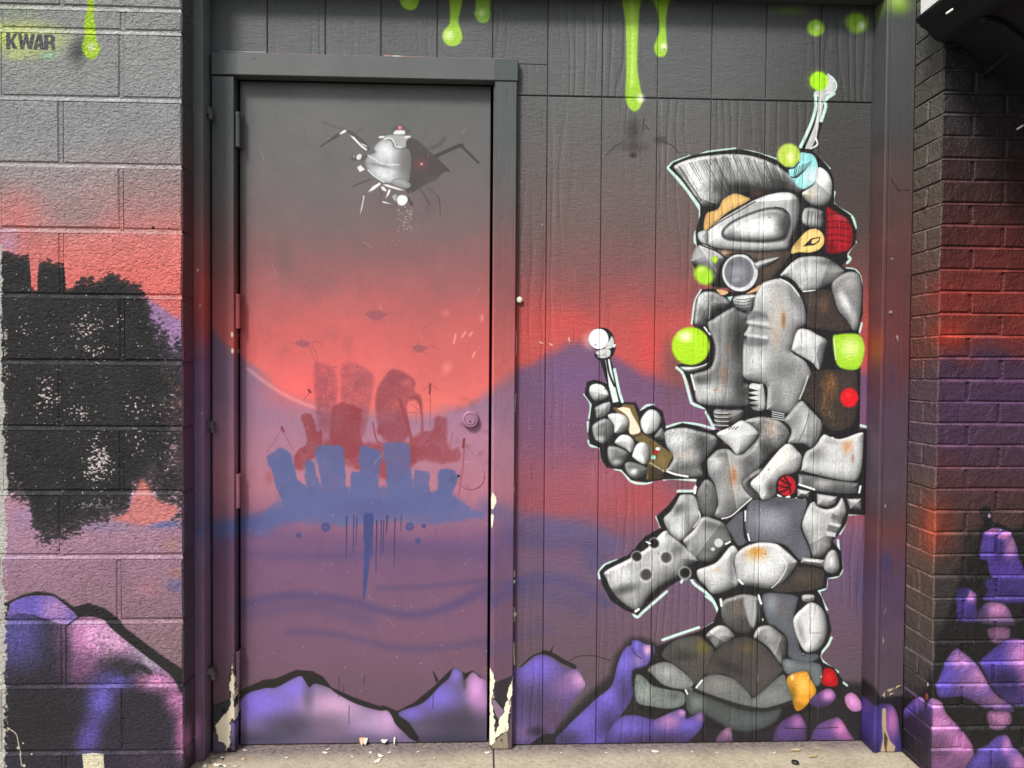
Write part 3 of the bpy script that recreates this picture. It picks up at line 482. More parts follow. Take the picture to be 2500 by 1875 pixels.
    st('C', '1290,1062 1400,942 1470,1002 1560,1090 1602,1152 1590,1262 1510,1392 1430,1352 1300,1350 1280,1330 1312,1240 1290,1180 1240,1130', .66, [(1480, 1150, 110, 130, .82, .8), (1340, 1120, 70, 90, .5, .6), (1400, 1320, 110, 40, .86, .6)], rim=4, dark=.35)
    ln('C', '1480,1060 1440,1200 1380,1330', 1.4, (60, 60, 62), .7); ln('C', '1560,1120 1550,1280 1510,1380', 1.4, (60, 60, 62), .7)
    st('C', '860,1135 1000,1095 1130,1110 1232,1162 1292,1262 1232,1372 1132,1442 1020,1560 960,1660 820,1500 900,1400 1000,1280 960,1200', .58, [(1110, 1200, 90, 130, (196, 176, 164), .8), (1060, 1400, 120, 120, .3, .8), (1230, 1230, 60, 110, .4, .6)], rim=4, dark=.4, grain=.3)
    st('C', '592,1252 720,1192 822,1130 900,1162 982,1232 986,1290 900,1402 800,1466 720,1382 640,1312', .80, [(800, 1290, 160, 110, .88, .8), (640, 1250, 70, 30, .94, .6)], rim=3, dark=.3, grain=.06)
    for x in (705, 735, 765): ln('C', f'{x},1215 {x+30},1190', 2.2, BLK, .8, .8)
    st('E', '520,222 600,150 700,142 790,200 900,160 1000,60 1010,300 850,442 852,512 932,612 832,702 722,792 640,812 560,772 602,682 590,560 562,462 512,382 500,262', .66,
       [(590, 260, 90, 90, .9, .9), (740, 420, 100, 200, (206, 196, 186), .8), (750, 400, 44, 110, (176, 112, 76), .8), (900, 260, 110, 140, .34, .8), (680, 700, 130, 90, .5, .7), (640, 560, 60, 130, .78, .6), (620, 190, 100, 40, .45, .5)], rim=4, dark=.35, grain=.14)
    ln('E', '640,812 730,785 830,700 930,612', 3, .94, 1.2)
    st('E', '832,462 1000,330 1040,380 930,470 1000,570 1040,640 930,610', .40, (), rim=5, dark=.4)
    st('E', '915,472 1010,370 1250,96 1370,162 1412,232 1370,352 1240,402 1170,482 1150,592 1040,632 990,562', .80, [(1180, 270, 110, 190, (232, 226, 220), .9, 40), (1330, 290, 80, 90, .72, .6), (1110, 520, 60, 90, .34, .85), (980, 450, 60, 60, .96, .9)], rim=3, dark=.3, grain=.12)
    st('E', '1408,342 1442,182 1540,112 1622,2 1700,32 1800,42 1990,-20 2002,60 1992,280 1960,402 1900,450 1700,422 1420,352', .80, [(1540, 180, 120, 110, .45, .8), (1850, 110, 70, 90, (196, 146, 108), .85), (1905, 230, 20, 50, (160, 80, 52), .7), (1700, 330, 260, 70, .88, .7), (1940, 150, 50, 190, .9, .6), (1720, 60, 110, 40, .5, .6)], rim=3, dark=.3)
    ln('E', '1690,30 1790,52 1990,-10', 3, .96, 1, .7); bl('E', 1708, 32, 20, 16, .98)
    st('E', '1380,382 1520,402 1720,442 1962,472 1950,562 1880,572 1700,562 1530,542 1380,492', .42, [(1610, 480, 110, 60, .72, .8)], rim=3, dark=.3, sm=False); ln('E', '1385,482 1530,530', 5, .96, 1)
    for s, g in (('1368,525 1490,548 1472,612 1370,602', .68), ('1558,572 1752,602 1732,672 1662,700 1560,682', .74), ('1848,622 1982,620 1982,732 1880,722', .64)): st('E', s, g, (), rim=4, dark=.45, sm=False)
    ln('E', '1350,612 1400,632 1440,625', 3, .95, 1); ln('E', '1978,500 1965,560', 5, .9, 1)
    bl('E', 1262, 495, 104, 112, (24, 20, 22), 1, 0, .9); bl('E', 1265, 495, 92, 102, (186, 26, 40), 1, 0, .9)
    for s in ('1195,430 1260,470 1300,480', '1180,490 1250,510 1290,500', '1190,560 1250,540 1290,510', '1240,400 1270,450 1300,490', '1300,560 1300,520'): ln('E', s, 4.5, (46, 8, 14), 1, .9)
    ln('E', '1180,585 1210,600', 5, .97, 1); ln('E', '1260,608 1290,600', 5, .97, 1)
    st('E', '1420,832 1482,682 1530,652 1560,692 1650,722 1742,692 1800,612 1836,742 1800,832 1790,902 1760,962 1700,1032 1680,1102 1600,1182 1520,1180 1482,1062 1422,922', .70, [(1500, 800, 110, 100, .84, .8), (1580, 1060, 90, 130, .8, .7), (1760, 900, 60, 160, .55, .6), (1600, 720, 90, 40, .5, .5)], rim=4, dark=.35)
    for s, g in (('1705,762 1795,800 1790,850 1690,810', .42), ('1680,842 1790,870 1770,895 1680,865', .86), ('1670,872 1752,902 1742,940 1650,930', .42), ('1650,935 1740,950 1735,990 1650,975', .86)): pl('E', s, g, 1.5, .9, False)
    st('E', '700,852 842,742 852,950 882,1032 800,1072 742,982 692,902', (96, 96, 104), (), rim=4, dark=.35)
    st('E', '872,732 932,632 1050,642 1170,602 1280,612 1400,622 1462,652 1410,832 1402,922 1472,1082 1492,1182 1420,1192 1382,1202 1260,1072 1150,1042 1000,1032 912,1032 872,932 862,832', (98, 100, 110), [(1090, 830, 240, 150, (156, 158, 168), .85), (1350, 900, 80, 250, (80, 82, 90), .6), (1200, 660, 200, 60, (70, 72, 80), .7)], rim=4, dark=.3, grain=.12)
    ln('E', '865,740 862,830', 5, .94, 1); ln('E', '890,960 905,1020', 4, .94, 1); ln('E', '850,740 855,950 885,1030', 3.5, BLK, 1)
    st('E', '400,1312 500,1272 600,1222 730,1072 792,1132 752,1232 772,1332 792,1452 700,1502 560,1542 482,1462 422,1402', .76, [(560, 1400, 120, 110, .84, .7), (600, 1310, 50, 40, (196, 172, 150), .6), (730, 1350, 50, 150, .5, .7), (700, 1150, 60, 90, .84, .6)], rim=3, dark=.3)
    st('E', '780,1152 862,1082 1000,1042 1150,1052 1232,1102 1342,1202 1362,1242 1302,1342 1210,1442 1100,1492 950,1472 812,1442 772,1302 762,1222', .74, [(1030, 1290, 240, 190, .86, .9), (975, 1130, 110, 60, (196, 140, 52), .9), (960, 1170, 140, 70, (208, 170, 120), .6), (1290, 1290, 60, 130, .52, .8, 25), (1180, 1150, 70, 130, .9, .5, -25), (950, 1450, 160, 30, .5, .6)], rim=4, dark=.3)
    ln('E', '1190,1150 1265,1260 1200,1400 1120,1480', 2.4, .96, 1.2, .8); ln('E', '800,1400 840,1440', 5, .97, 1.5)
    st('E', '1380,1272 1600,1302 1622,1372 1602,1472 1400,1512 1200,1522 1130,1492 1250,1422 1342,1322', (62, 56, 52), [(1450, 1380, 150, 70, (82, 74, 66), .7)], rim=5, dark=.4, grain=.2)
    st('E', '1410,1182 1632,1212 1622,1282 1400,1242', .55, [(1500, 1220, 120, 20, .9, .8)], rim=3, dark=.35, sm=False); st('E', '1640,1182 1700,1112 1752,1152 1772,1292 1710,1342 1630,1302', .68, [(1700, 1220, 40, 70, .92, .9)], rim=4, dark=.4)
    # ---- left leg and cannon
    st('F', '870,192 930,182 1010,202 1052,332 1062,402 1000,502 900,612 850,622 770,552 710,422 780,342 840,242', .74, [(850, 320, 100, 70, .34, .85, -30), (860, 540, 120, 90, .90, .8), (1000, 380, 50, 120, .86, .6), (950, 240, 70, 50, .8, .5)], rim=4, dark=.35)
    ln('F', '1050,350 1060,410 1000,500', 3, .95, 1, .8)
    st('F', '1030,190 1062,100 1110,42 1170,62 1212,150 1222,262 1200,382 1120,402 1062,332', .44, [(1120, 150, 60, 120, .54, .7), (1180, 280, 30, 80, .36, .6)], rim=5, dark=.4, grain=.25); ln('F', '1020,110 1010,170', 6, .95, 1.4)
    st('F', '1080,402 1200,422 1300,472 1352,592 1362,642 1280,722 1190,822 1090,832 960,752 930,682 900,622 1000,522', .56, [(1120, 600, 180, 110, .66, .7), (1200, 480, 150, 60, .36, .7), (1100, 780, 120, 50, .7, .6)], rim=4, dark=.35)
    bl('F', 1240, 650, 48, 48, .86, .9, 0, .75); bl('F', 1185, 710, 24, 22, .86, .9, 0, .6); ln('F', '1310,660 1350,640', 5, .95, 1.2)
    st('F', '150,922 380,802 560,692 680,562 740,532 770,572 850,632 930,702 1040,822 960,872 880,962 700,1062 560,1182 470,1302 340,1242 220,1122 160,992', .66, [(300, 950, 150, 130, .82, .8), (640, 800, 200, 120, .74, .7, -35), (860, 700, 160, 70, .38, .8, -40), (330, 1100, 180, 60, .34, .9, -15), (460, 1190, 130, 80, .66, .6), (960, 860, 110, 80, .42, .7), (700, 620, 60, 70, .9, .7), (760, 960, 160, 80, .5, .6)], rim=3, dark=.3, grain=.12)
    for x, y, r, c in ((735, 790, 66, (70, 68, 68)), (540, 955, 70, (66, 62, 60)), (620, 655, 58, (28, 27, 28)), (452, 782, 58, (34, 32, 34)), (915, 938, 62, (26, 25, 26))): bl('F', x, y + 4, r * 1.15, r * 1.2, .86, .6, 0, .8); bl('F', x, y, r, r, c, 1, 0, .55)
    ln('F', '545,640 580,655', 4, .96, 1); ln('F', '440,1310 470,1290', 6, .97, 1.2)
    # ---- arm, hand, stick
    st('D', '880,1082 950,1052 1080,1042 1200,1072 1290,1092 1372,1132 1372,1202 1290,1322 1230,1402 1240,1502 1100,1512 900,1462 930,1402 962,1322 900,1222 880,1142', .60, [(990, 1160, 130, 110, .86, .9), (1240, 1180, 90, 170, .26, .8), (1080, 1310, 150, 70, (196, 186, 180), .7), (1080, 1420, 200, 60, .38, .7), (1290, 1380, 90, 120, .3, .6)], rim=4, dark=.35, grain=.22)
    ln('D', '900,1460 980,1490 1100,1512', 5, .95, 1.2)
    pl('D', '380,852 450,812 582,822 622,932 652,1092 760,1152 962,1302 882,1462 760,1540 700,1540 730,1242 600,1162 540,1092 420,900', (112, 94, 56), 1.5, 1, False)
    pl('D', '720,1400 870,1462 860,1530 720,1550', (58, 48, 34), 3, .9, False); ln('D', '740,1380 870,1460', 3, .8, 1, .7); bl('D', 850, 1350, 90, 90, (132, 112, 66), .7); ln('D', '580,1130 680,1090 740,1140', 6, (70, 56, 34), 2, .7); ln('D', '740,1170 800,1330', 6, (84, 68, 40), 2, .7)
    pl('D', '418,850 530,850 560,902 642,1062 600,1102 540,1092 540,980 500,910', (252, 226, 204), 1.2)
    bl('D', 812, 1245, 26, 20, (226, 246, 240), 1, 0, .7); bl('D', 797, 1277, 30, 22, (172, 24, 32), 1, 0, .7); bl('D', 770, 1327, 26, 24, (170, 230, 220), 1, 0, .7)
    for s, g, sp in (('160,642 220,617 290,642 336,722 290,772 210,786 155,712', .88, ()), ('215,842 340,792 352,852 310,922 230,952 215,892', .6, [(280, 840, 60, 50, .75, .7)]), ('190,1012 300,952 380,1002 386,1102 330,1172 280,1196 210,1152 185,1082', .46, [(260, 1155, 70, 40, .9, .8), (240, 1050, 50, 60, .62, .6)]),
                     ('330,922 420,902 500,932 532,1002 500,1072 400,1092 390,1012', .85, [(480, 1050, 60, 40, .5, .6)]), ('400,1172 460,1112 540,1122 586,1192 560,1282 500,1242 420,1202', .87, ()), ('330,1232 400,1222 500,1262 526,1312 470,1402 400,1422 340,1352', .46, [(430, 1375, 60, 35, .92, .8), (370, 1290, 40, 50, .62, .6)]),
                     ('570,1292 610,1202 680,1182 732,1242 732,1352 680,1392 580,1332', .88, ()), ('495,1392 560,1372 700,1422 700,1482 600,1532 520,1482', .44, [(580, 1465, 50, 40, .94, .9)]), ('650,962 720,872 800,882 842,962 800,1062 710,1102 660,1052', .87, ()), ('780,1122 850,1042 872,1152 800,1152', .42, ())):
        st('D', s, g, sp, rim=3, dark=.3, grain=.06)
    bl('D', 160, 200, 110, 130, (236, 200, 200), .55)
    ln('D', '300,360 370,600 430,800', 26, BLK, 1.2, 1, False); pl('D', '300,372 345,372 372,500 405,660 435,790 380,800 340,640 320,470', (228, 240, 238), 1.5, 1, False); ln('D', '320,380 345,520 395,640', 5, BLK, 1); ln('D', '395,480 440,690 470,790', 7, MI, 1.2)
    bl('D', 270, 190, 124, 118, BLK, 1, 0, .93); pl('D', '330,150 400,230 405,280 360,370 250,390 200,330 260,280', BLK, 1.5)
    bl('D', 242, 185, 100, 104, (250, 248, 246), 1, 0, .9); pl('D', '345,200 370,160 390,220 370,270 330,280 300,275', .8, 1.2); pl('D', '385,235 408,240 400,265 380,265', .9, 1); pl('D', '215,310 290,282 350,290 350,340 300,335 240,345', .82, 1.2); pl('D', '230,355 330,335 350,350 290,372', .78, 1)
    ln('D', '205,235 215,240 210,250', 1.5, (80, 80, 80), .6)
    # ---- feet
    st('H', '480,60 600,0 700,-20 840,20 862,200 760,342 640,352 500,252', .40, [(640, 120, 120, 90, (116, 100, 92), .6), (700, 250, 130, 80, .28, .7)], rim=5, dark=.4, grain=.2); pl('H', '700,20 800,30 810,180 790,290 750,270 710,130', .72, 4, .8); ln('H', '470,30 478,90', 6, .95, 1.2)
    st('H', '870,0 1000,-30 1200,0 1200,80 1172,220 1212,422 1252,542 1402,562 1402,602 1300,642 1130,582 1112,402 1000,292 922,242', (92, 96, 104), [(960, 60, 80, 130, (150, 154, 160), .7), (1060, 120, 60, 60, (116, 96, 86), .5), (1180, 480, 90, 120, (78, 80, 90), .7)], rim=5, dark=.35); ln('H', '835,-10 860,70', 5, .95, 1.2); pl('H', '845,70 905,240 860,250', BLK, 2, 1, False); bl('H', 876, 225, 14, 22, .96)
    st('H', '1260,-10 1370,-10 1362,50 1270,50', .7, (), rim=4, dark=.4)
    st('H', '1250,122 1330,62 1420,92 1482,182 1502,332 1470,452 1400,522 1290,532 1210,402 1170,252 1190,182', .78, [(1380, 280, 110, 220, .88, .8), (1225, 350, 60, 190, .52, .85, -15), (1340, 470, 60, 60, .94, .6)], rim=3, dark=.3)
    ln('H', '1330,60 1330,355 1460,355', 1.3, (96, 96, 98), .7, .8, False); bl('H', 1270, 560, 28, 24, (60, 62, 70), .9, 0, .4); bl('H', 1265, 555, 10, 8, .9)
    st('H', '790,392 832,302 940,282 1040,352 1112,422 1112,562 1052,652 940,502 840,422', .52, [(960, 350, 90, 80, .68, .8)], rim=5, dark=.4)
    st('H', '330,372 430,287 520,292 602,382 560,442 440,502 370,422', .60, [(470, 360, 90, 70, .72, .7)], rim=4, dark=.35)
    st('H', '-100,562 0,442 130,392 260,382 330,442 402,522 352,702 240,832 190,832 130,732 0,642', (72, 69, 66), [(300, 480, 90, 110, (112, 104, 44), .7), (100, 580, 170, 60, (44, 43, 44), .7), (120, 450, 120, 60, (92, 90, 86), .5)], rim=4, dark=.35, grain=.14)
    st('H', '440,512 560,432 680,392 800,422 920,512 1062,692 1062,722 900,882 790,962 740,922 600,802 480,742 330,752 360,622', (68, 64, 63), [(720, 500, 110, 70, (98, 84, 52), .7), (560, 680, 220, 70, (44, 42, 43), .8, 25), (900, 720, 120, 120, (82, 74, 76), .6)], rim=4, dark=.35, grain=.12)
    st('G', '1350,702 1450,642 1560,642 1680,722 1772,812 1770,872 1650,892 1500,852 1400,762', (128, 132, 132), [(1540, 730, 120, 70, (160, 164, 162), .7)], rim=4, dark=.4, grain=.16)
    st('G', '1230,772 1300,772 1400,862 1560,902 1692,932 1692,1042 1560,1082 1400,1062 1240,1012', (112, 120, 118), [(1320, 930, 110, 90, (150, 158, 154), .7), (1600, 960, 80, 60, (72, 80, 78), .7)], rim=4, dark=.35, grain=.2)
    st('G', '1720,892 1800,902 1882,962 1882,1092 1780,1132 1730,1082', (130, 136, 134), (), rim=4, dark=.35, grain=.16)
    st('H', '140,902 300,952 650,1082 882,1112 1052,1082 1002,1202 850,1282 600,1292 300,1132 170,1132', (76, 82, 82), [(240, 1020, 90, 100, (128, 134, 132), .7), (700, 1180, 250, 90, (86, 94, 94), .6)], rim=9, dark=.5, feather=5)
    st('H', '230,882 310,782 440,752 600,802 740,932 800,972 1050,762 1102,802 1132,902 1162,1022 1002,1062 860,1092 650,1052 400,972', (104, 108, 108), [(450, 850, 180, 90, (138, 132, 126), .7), (960, 970, 170, 90, (126, 132, 132), .7)], rim=4, dark=.35, grain=.14)
    ln('H', '215,905 400,975 650,1055 860,1092 1000,1070 1150,1020', 9, (36, 36, 37), 1.5); ln('H', '235,880 290,810', 4, .92, 1.2); ln('H', '130,900 150,940', 4, .9, 1.2)
    st('H', '1062,642 1102,602 1250,632 1380,642 1442,682 1442,822 1382,862 1300,722 1120,752', (104, 112, 116), [(1130, 650, 60, 50, (140, 148, 152), .7)], rim=5, dark=.4)
    st('H', '1108,812 1150,752 1290,722 1342,802 1392,912 1330,1012 1250,1092 1190,1092 1150,962', (226, 156, 46), [(1270, 850, 90, 110, (250, 192, 92), .9), (1160, 960, 60, 160, (110, 92, 34), .8), (1220, 1060, 80, 50, (160, 110, 24), .8), (1160, 780, 16, 40, (255, 240, 220), .9)], rim=4, dark=.4, rimcol=(60, 44, 16), grain=.08)
    st('H', '1455,752 1482,692 1560,712 1602,802 1590,862 1530,872 1450,842', (176, 14, 20), [(1510, 780, 60, 60, (214, 34, 36), .8)], rim=4, dark=.35, rimcol=(50, 4, 6), grain=.06); bl('H', 1440, 775, 12, 12, .97)
    # rocks in front of the feet
    st('G', '970,1460 1000,1260 1100,1160 1250,1150 1400,1190 1500,1150 1650,1090 1710,1110 1720,1180 1850,1120 1885,1140 1880,1240 1760,1380 1600,1470', (84, 70, 142),
       [(1150, 1270, 190, 150, (106, 92, 186), .9), (1550, 1200, 150, 110, (176, 122, 172), .8), (1680, 1120, 50, 50, (196, 140, 190), .9), (1740, 1230, 110, 80, (104, 88, 184), .9), (1850, 1160, 60, 60, (150, 110, 150), .8), (1450, 1400, 400, 100, (60, 48, 70), .8)], rim=5, dark=.3, foot=.4)
    st('G', '2000,1440 2040,1320 2130,1260 2160,1330 2150,1450', (120, 84, 116), [(2120, 1310, 50, 60, (176, 124, 160), .8)], rim=5, dark=.4, foot=.45)
    st('H', '990,1440 1020,1250 1150,1150 1230,1140 1290,1240 1290,1300 1260,1450', (86, 60, 112), [(1220, 1210, 90, 80, (170, 104, 166), .9), (1100, 1360, 120, 80, (92, 70, 136), .8)], rim=6, dark=.4, rimcol=(34, 30, 36), foot=.45)
    st('H', '1370,1450 1390,1260 1550,1180 1620,1180 1700,1300 1770,1450', (104, 74, 130), [(1640, 1260, 100, 120, (214, 126, 190), .95), (1690, 1390, 80, 80, (190, 110, 170), .8), (1430, 1350, 90, 110, (84, 66, 134), .8)], rim=6, dark=.35, rimcol=(34, 30, 36), foot=.45)
    st('H', '1330,1010 1400,940 1500,890 1560,915 1578,980 1500,1060 1380,1070', (86, 64, 116), [(1510, 950, 80, 75, (222, 144, 212), .98)], rim=6, dark=.3, rimcol=(34, 30, 36), foot=.45)
    st('H', '1670,970 1740,930 1820,1010 1835,1090 1750,1110 1690,1060', (210, 138, 200), [(1750, 1010, 70, 70, (236, 160, 224), .9)], rim=8, dark=.35, rimcol=(40, 32, 40))
    ln('H', '1080,1270 1330,1275 1600,1265', 2.0, (30, 26, 30), .8, .8)

def paint_drips():
    g, hi = (164, 214, 60), (236, 250, 190)
    def drip(key, s, c=g): pl(key, s, c, 3.0, .96)
    bl('e', 1590, 10, 95, 90, (150, 200, 60), .5); drip('e', '1500,-60 1680,-60 1668,10 1640,70 1590,85 1535,60 1508,10'); bl('e', 1570, 5, 60, 50, hi, .4)
    drip('e', '1930,-80 2035,-80 2020,80 2000,180 2030,280 2030,340 1990,380 1940,388 1885,360 1865,300 1885,250 1925,200 1930,90'); bl('e', 1920, 295, 70, 70, hi, .9)
    drip('i', '290,-80 400,-80 398,60 405,120 385,175 345,192 300,175 268,120 280,70', (150, 204, 70)); bl('i', 330, 110, 60, 60, hi, .75)
    bl('i', 1590, -10, 170, 120, (140, 190, 50), .5); drip('i', '1520,-80 1670,-80 1660,100 1650,300 1645,560 1670,740 1690,830 1670,900 1620,942 1570,900 1545,820 1550,600 1550,400 1545,200'); bl('i', 1670, 830, 55, 60, (252, 252, 246), .95); ln('i', '1600,0 1600,300 1600,700', 12, (206, 240, 120), 8, .6)
    bl('i', 1840, 0, 150, 90, (140, 190, 50), .5); drip('i', '1760,-80 1930,-80 1900,60 1885,200 1890,330 1895,420 1875,470 1840,482 1805,460 1785,400 1810,320 1830,250 1815,100'); bl('i', 1865, 390, 45, 55, (246, 252, 220), .9)
    bl('l', 230, 90, 260, 70, (110, 140, 50), .55)
    bl('l', 455, 235, 90, 88, (146, 196, 54), 1, 0, .6); bl('l', 470, 230, 44, 46, (226, 244, 190), .9); bl('l', 800, 190, 130, 115, (132, 178, 54), 1, 20, .45); bl('l', 840, 215, 56, 60, (232, 246, 214), .9)
    # dim insect shape by the long drip
    bl('i', 1610, 1100, 110, 180, (56, 54, 54), .75); bl('i', 1620, 1240, 180, 70, (58, 52, 52), .7); bl('i', 1610, 1310, 50, 40, (34, 32, 32), .9); bl('i', 1840, 1180, 90, 60, (60, 55, 54), .8)
    for s in ('1530,1190 1440,1250 1380,1310', '1850,1190 1940,1230 2000,1300', '1700,1000 1690,1100', '1710,1060 1740,1090'): ln('i', s, 3, (44, 42, 42), 1.2, .7)
    q = np.random.default_rng(78)
    for gxp in (1345, 1470, 1604, 1735, 1867, 1998, 2110):      # nail heads under the paint
        for yy in np.arange(120, 1800, 205) + q.uniform(-14, 14):
            x = gxp + 9 - (yy - 900) * .012 + q.uniform(-3, 3); CM.blob(x, yy, 3.0, 3.0, (40, 36, 38), .55, 0, .3); CM.blob(x - .8, yy - 1.4, 1.6, 1.2, (170, 160, 160), .5)
    for _ in range(60):
        x, y = q.uniform(1265, 2120), q.uniform(150, 1800); CM.line(np.array([[x, y], [x + q.uniform(-3, 3), y + q.uniform(8, 50)]], np.float32), q.uniform(.8, 1.5), (36, 32, 34) if q.random() < .7 else (196, 186, 188), .7, q.uniform(.15, .45), False)
    spatter(CM, 1270, 260, 2110, 1700, 90, (205, 205, 205), (.5, 1.3), .55, 31)

def paint_wear():
    W1 = (238, 228, 204)
    # left casing foot, right casing foot: old white paint laid bare, the shadow of its broken edge painted dark
    pl('P', '930,-140 955,-610 990,-650 1010,-300 1035,-60 1035,600 1000,560 960,560 955,620 930,760 915,860 955,930 945,990 880,1020 915,1140 980,1140 975,1290 895,1290 880,1100 850,1030 860,980 750,920 710,890 690,720 655,620 795,430 890,320 940,220', (58, 50, 54), 1.5, .9, False, rough=6)
    pl('k', '388,800 438,835 440,1030 420,1045 448,1200 450,1320 480,1195 520,1110 548,950 600,870 598,900 588,1010 568,1200 552,1316 505,1340 455,1400 412,1450 390,1440', (58, 50, 54), 1.5, .9, False, rough=6)
    pl('P', '940,-160 960,-600 985,-640 1000,-300 1025,-60 1025,560 1000,478 960,478 935,570 950,620 920,760 905,860 945,930 935,980 870,1020 905,1150 970,1150 965,1290 905,1290 890,1100 860,1030 870,970 760,910 720,880 700,720 665,620 800,440 900,330 950,220', W1, .8, 1, False, rough=5)
    pl('P', '600,290 760,230 950,160 950,230 880,370 790,450 640,640 600,600', (40, 46, 52), 1, 1, False); pl('P', '610,700 690,720 720,890 860,980 880,1130 700,1160 590,1180', (92, 84, 104), 4, .9, False); pl('P', '560,1160 660,1170 690,1200 880,1150 900,1290 560,1290', (150, 122, 118), 2, .9, False); pl('P', '560,1150 640,1150 660,1190 560,1200', W1, 1, 1, False)
    pl('k', '395,800 430,845 432,1030 408,1045 440,1200 445,1330 480,1215 530,1120 555,960 592,885 590,900 580,1010 560,1200 545,1310 500,1330 450,1390 412,1440 398,1440', W1, .8, 1, False, rough=5)
    pl('k', '430,1040 520,1150 470,1220 445,1170 412,1060', (128, 104, 130), 1.5, 1, False); pl('k', '440,910 590,850 580,890 555,960 520,1110 450,1040 436,930', (44, 40, 46), 1.5, 1, False); pl('k', '418,1440 460,1380 545,1312 560,1520 420,1530', (140, 128, 112), 1.5, 1, False); bl('k', 497, 1392, 16, 22, (50, 46, 42), .9); pl('k', '550,1310 575,1215 592,1215 592,1530 560,1530', (86, 72, 84), 1.5, 1, False)
    for s, wd in (('605,-5 608,40', 3), ('606,300 604,420', 2), ('601,600 606,780', 3.5)): ln('k', s, wd, W1, .7)
    for x, y, r in ((605, 82, 13), (610, 358, 17)): bl('k', x, y, r, r * 1.3, W1, 1, 0, .7)
    for s in ('880,0 868,250', '858,1260 860,1310'): ln('O', s, 2, W1, .6)
    pl('O', '545,1420 565,1315 610,1380 618,1450 575,1545 548,1550', W1, .8, 1, False); pl('O', '545,1640 560,1610 585,1630 560,1800 548,1800', W1, .8, 1, False)
    ln('j', '615,1130 625,1200 620,1330', 2.6, (214, 190, 186), .6); ln('e', '0,432 380,440', 2, (190, 188, 186), .8, .7); ln('e', '380,440 620,452 1400,476', 1.6, (180, 130, 124), .8, .6); ln('e', '1380,470 1850,490 2400,500', 4, (214, 150, 138), .8, .85); ln('e', '1455,475 1510,478', 5, (232, 230, 228), .8)
    for x, y in ((110, 1165), (113, 1300)): bl('f', x, y, 12, 26, W1, 1, 0, .7)
    bl('e', 300, 522, 14, 18, (48, 50, 52), .8); bl('e', 58, 592, 10, 8, (50, 52, 54), .8); bl('i', 470, 655, 14, 8, (50, 50, 52), .8, 25)
    for s in ('820,1225 845,1235', '905,1240 925,1250', '1065,1190 1072,1220'): ln('j', s, 3, (236, 214, 190), 1, .8)
    bl('j', 840, 233, 9, 10, (230, 200, 200), .9)

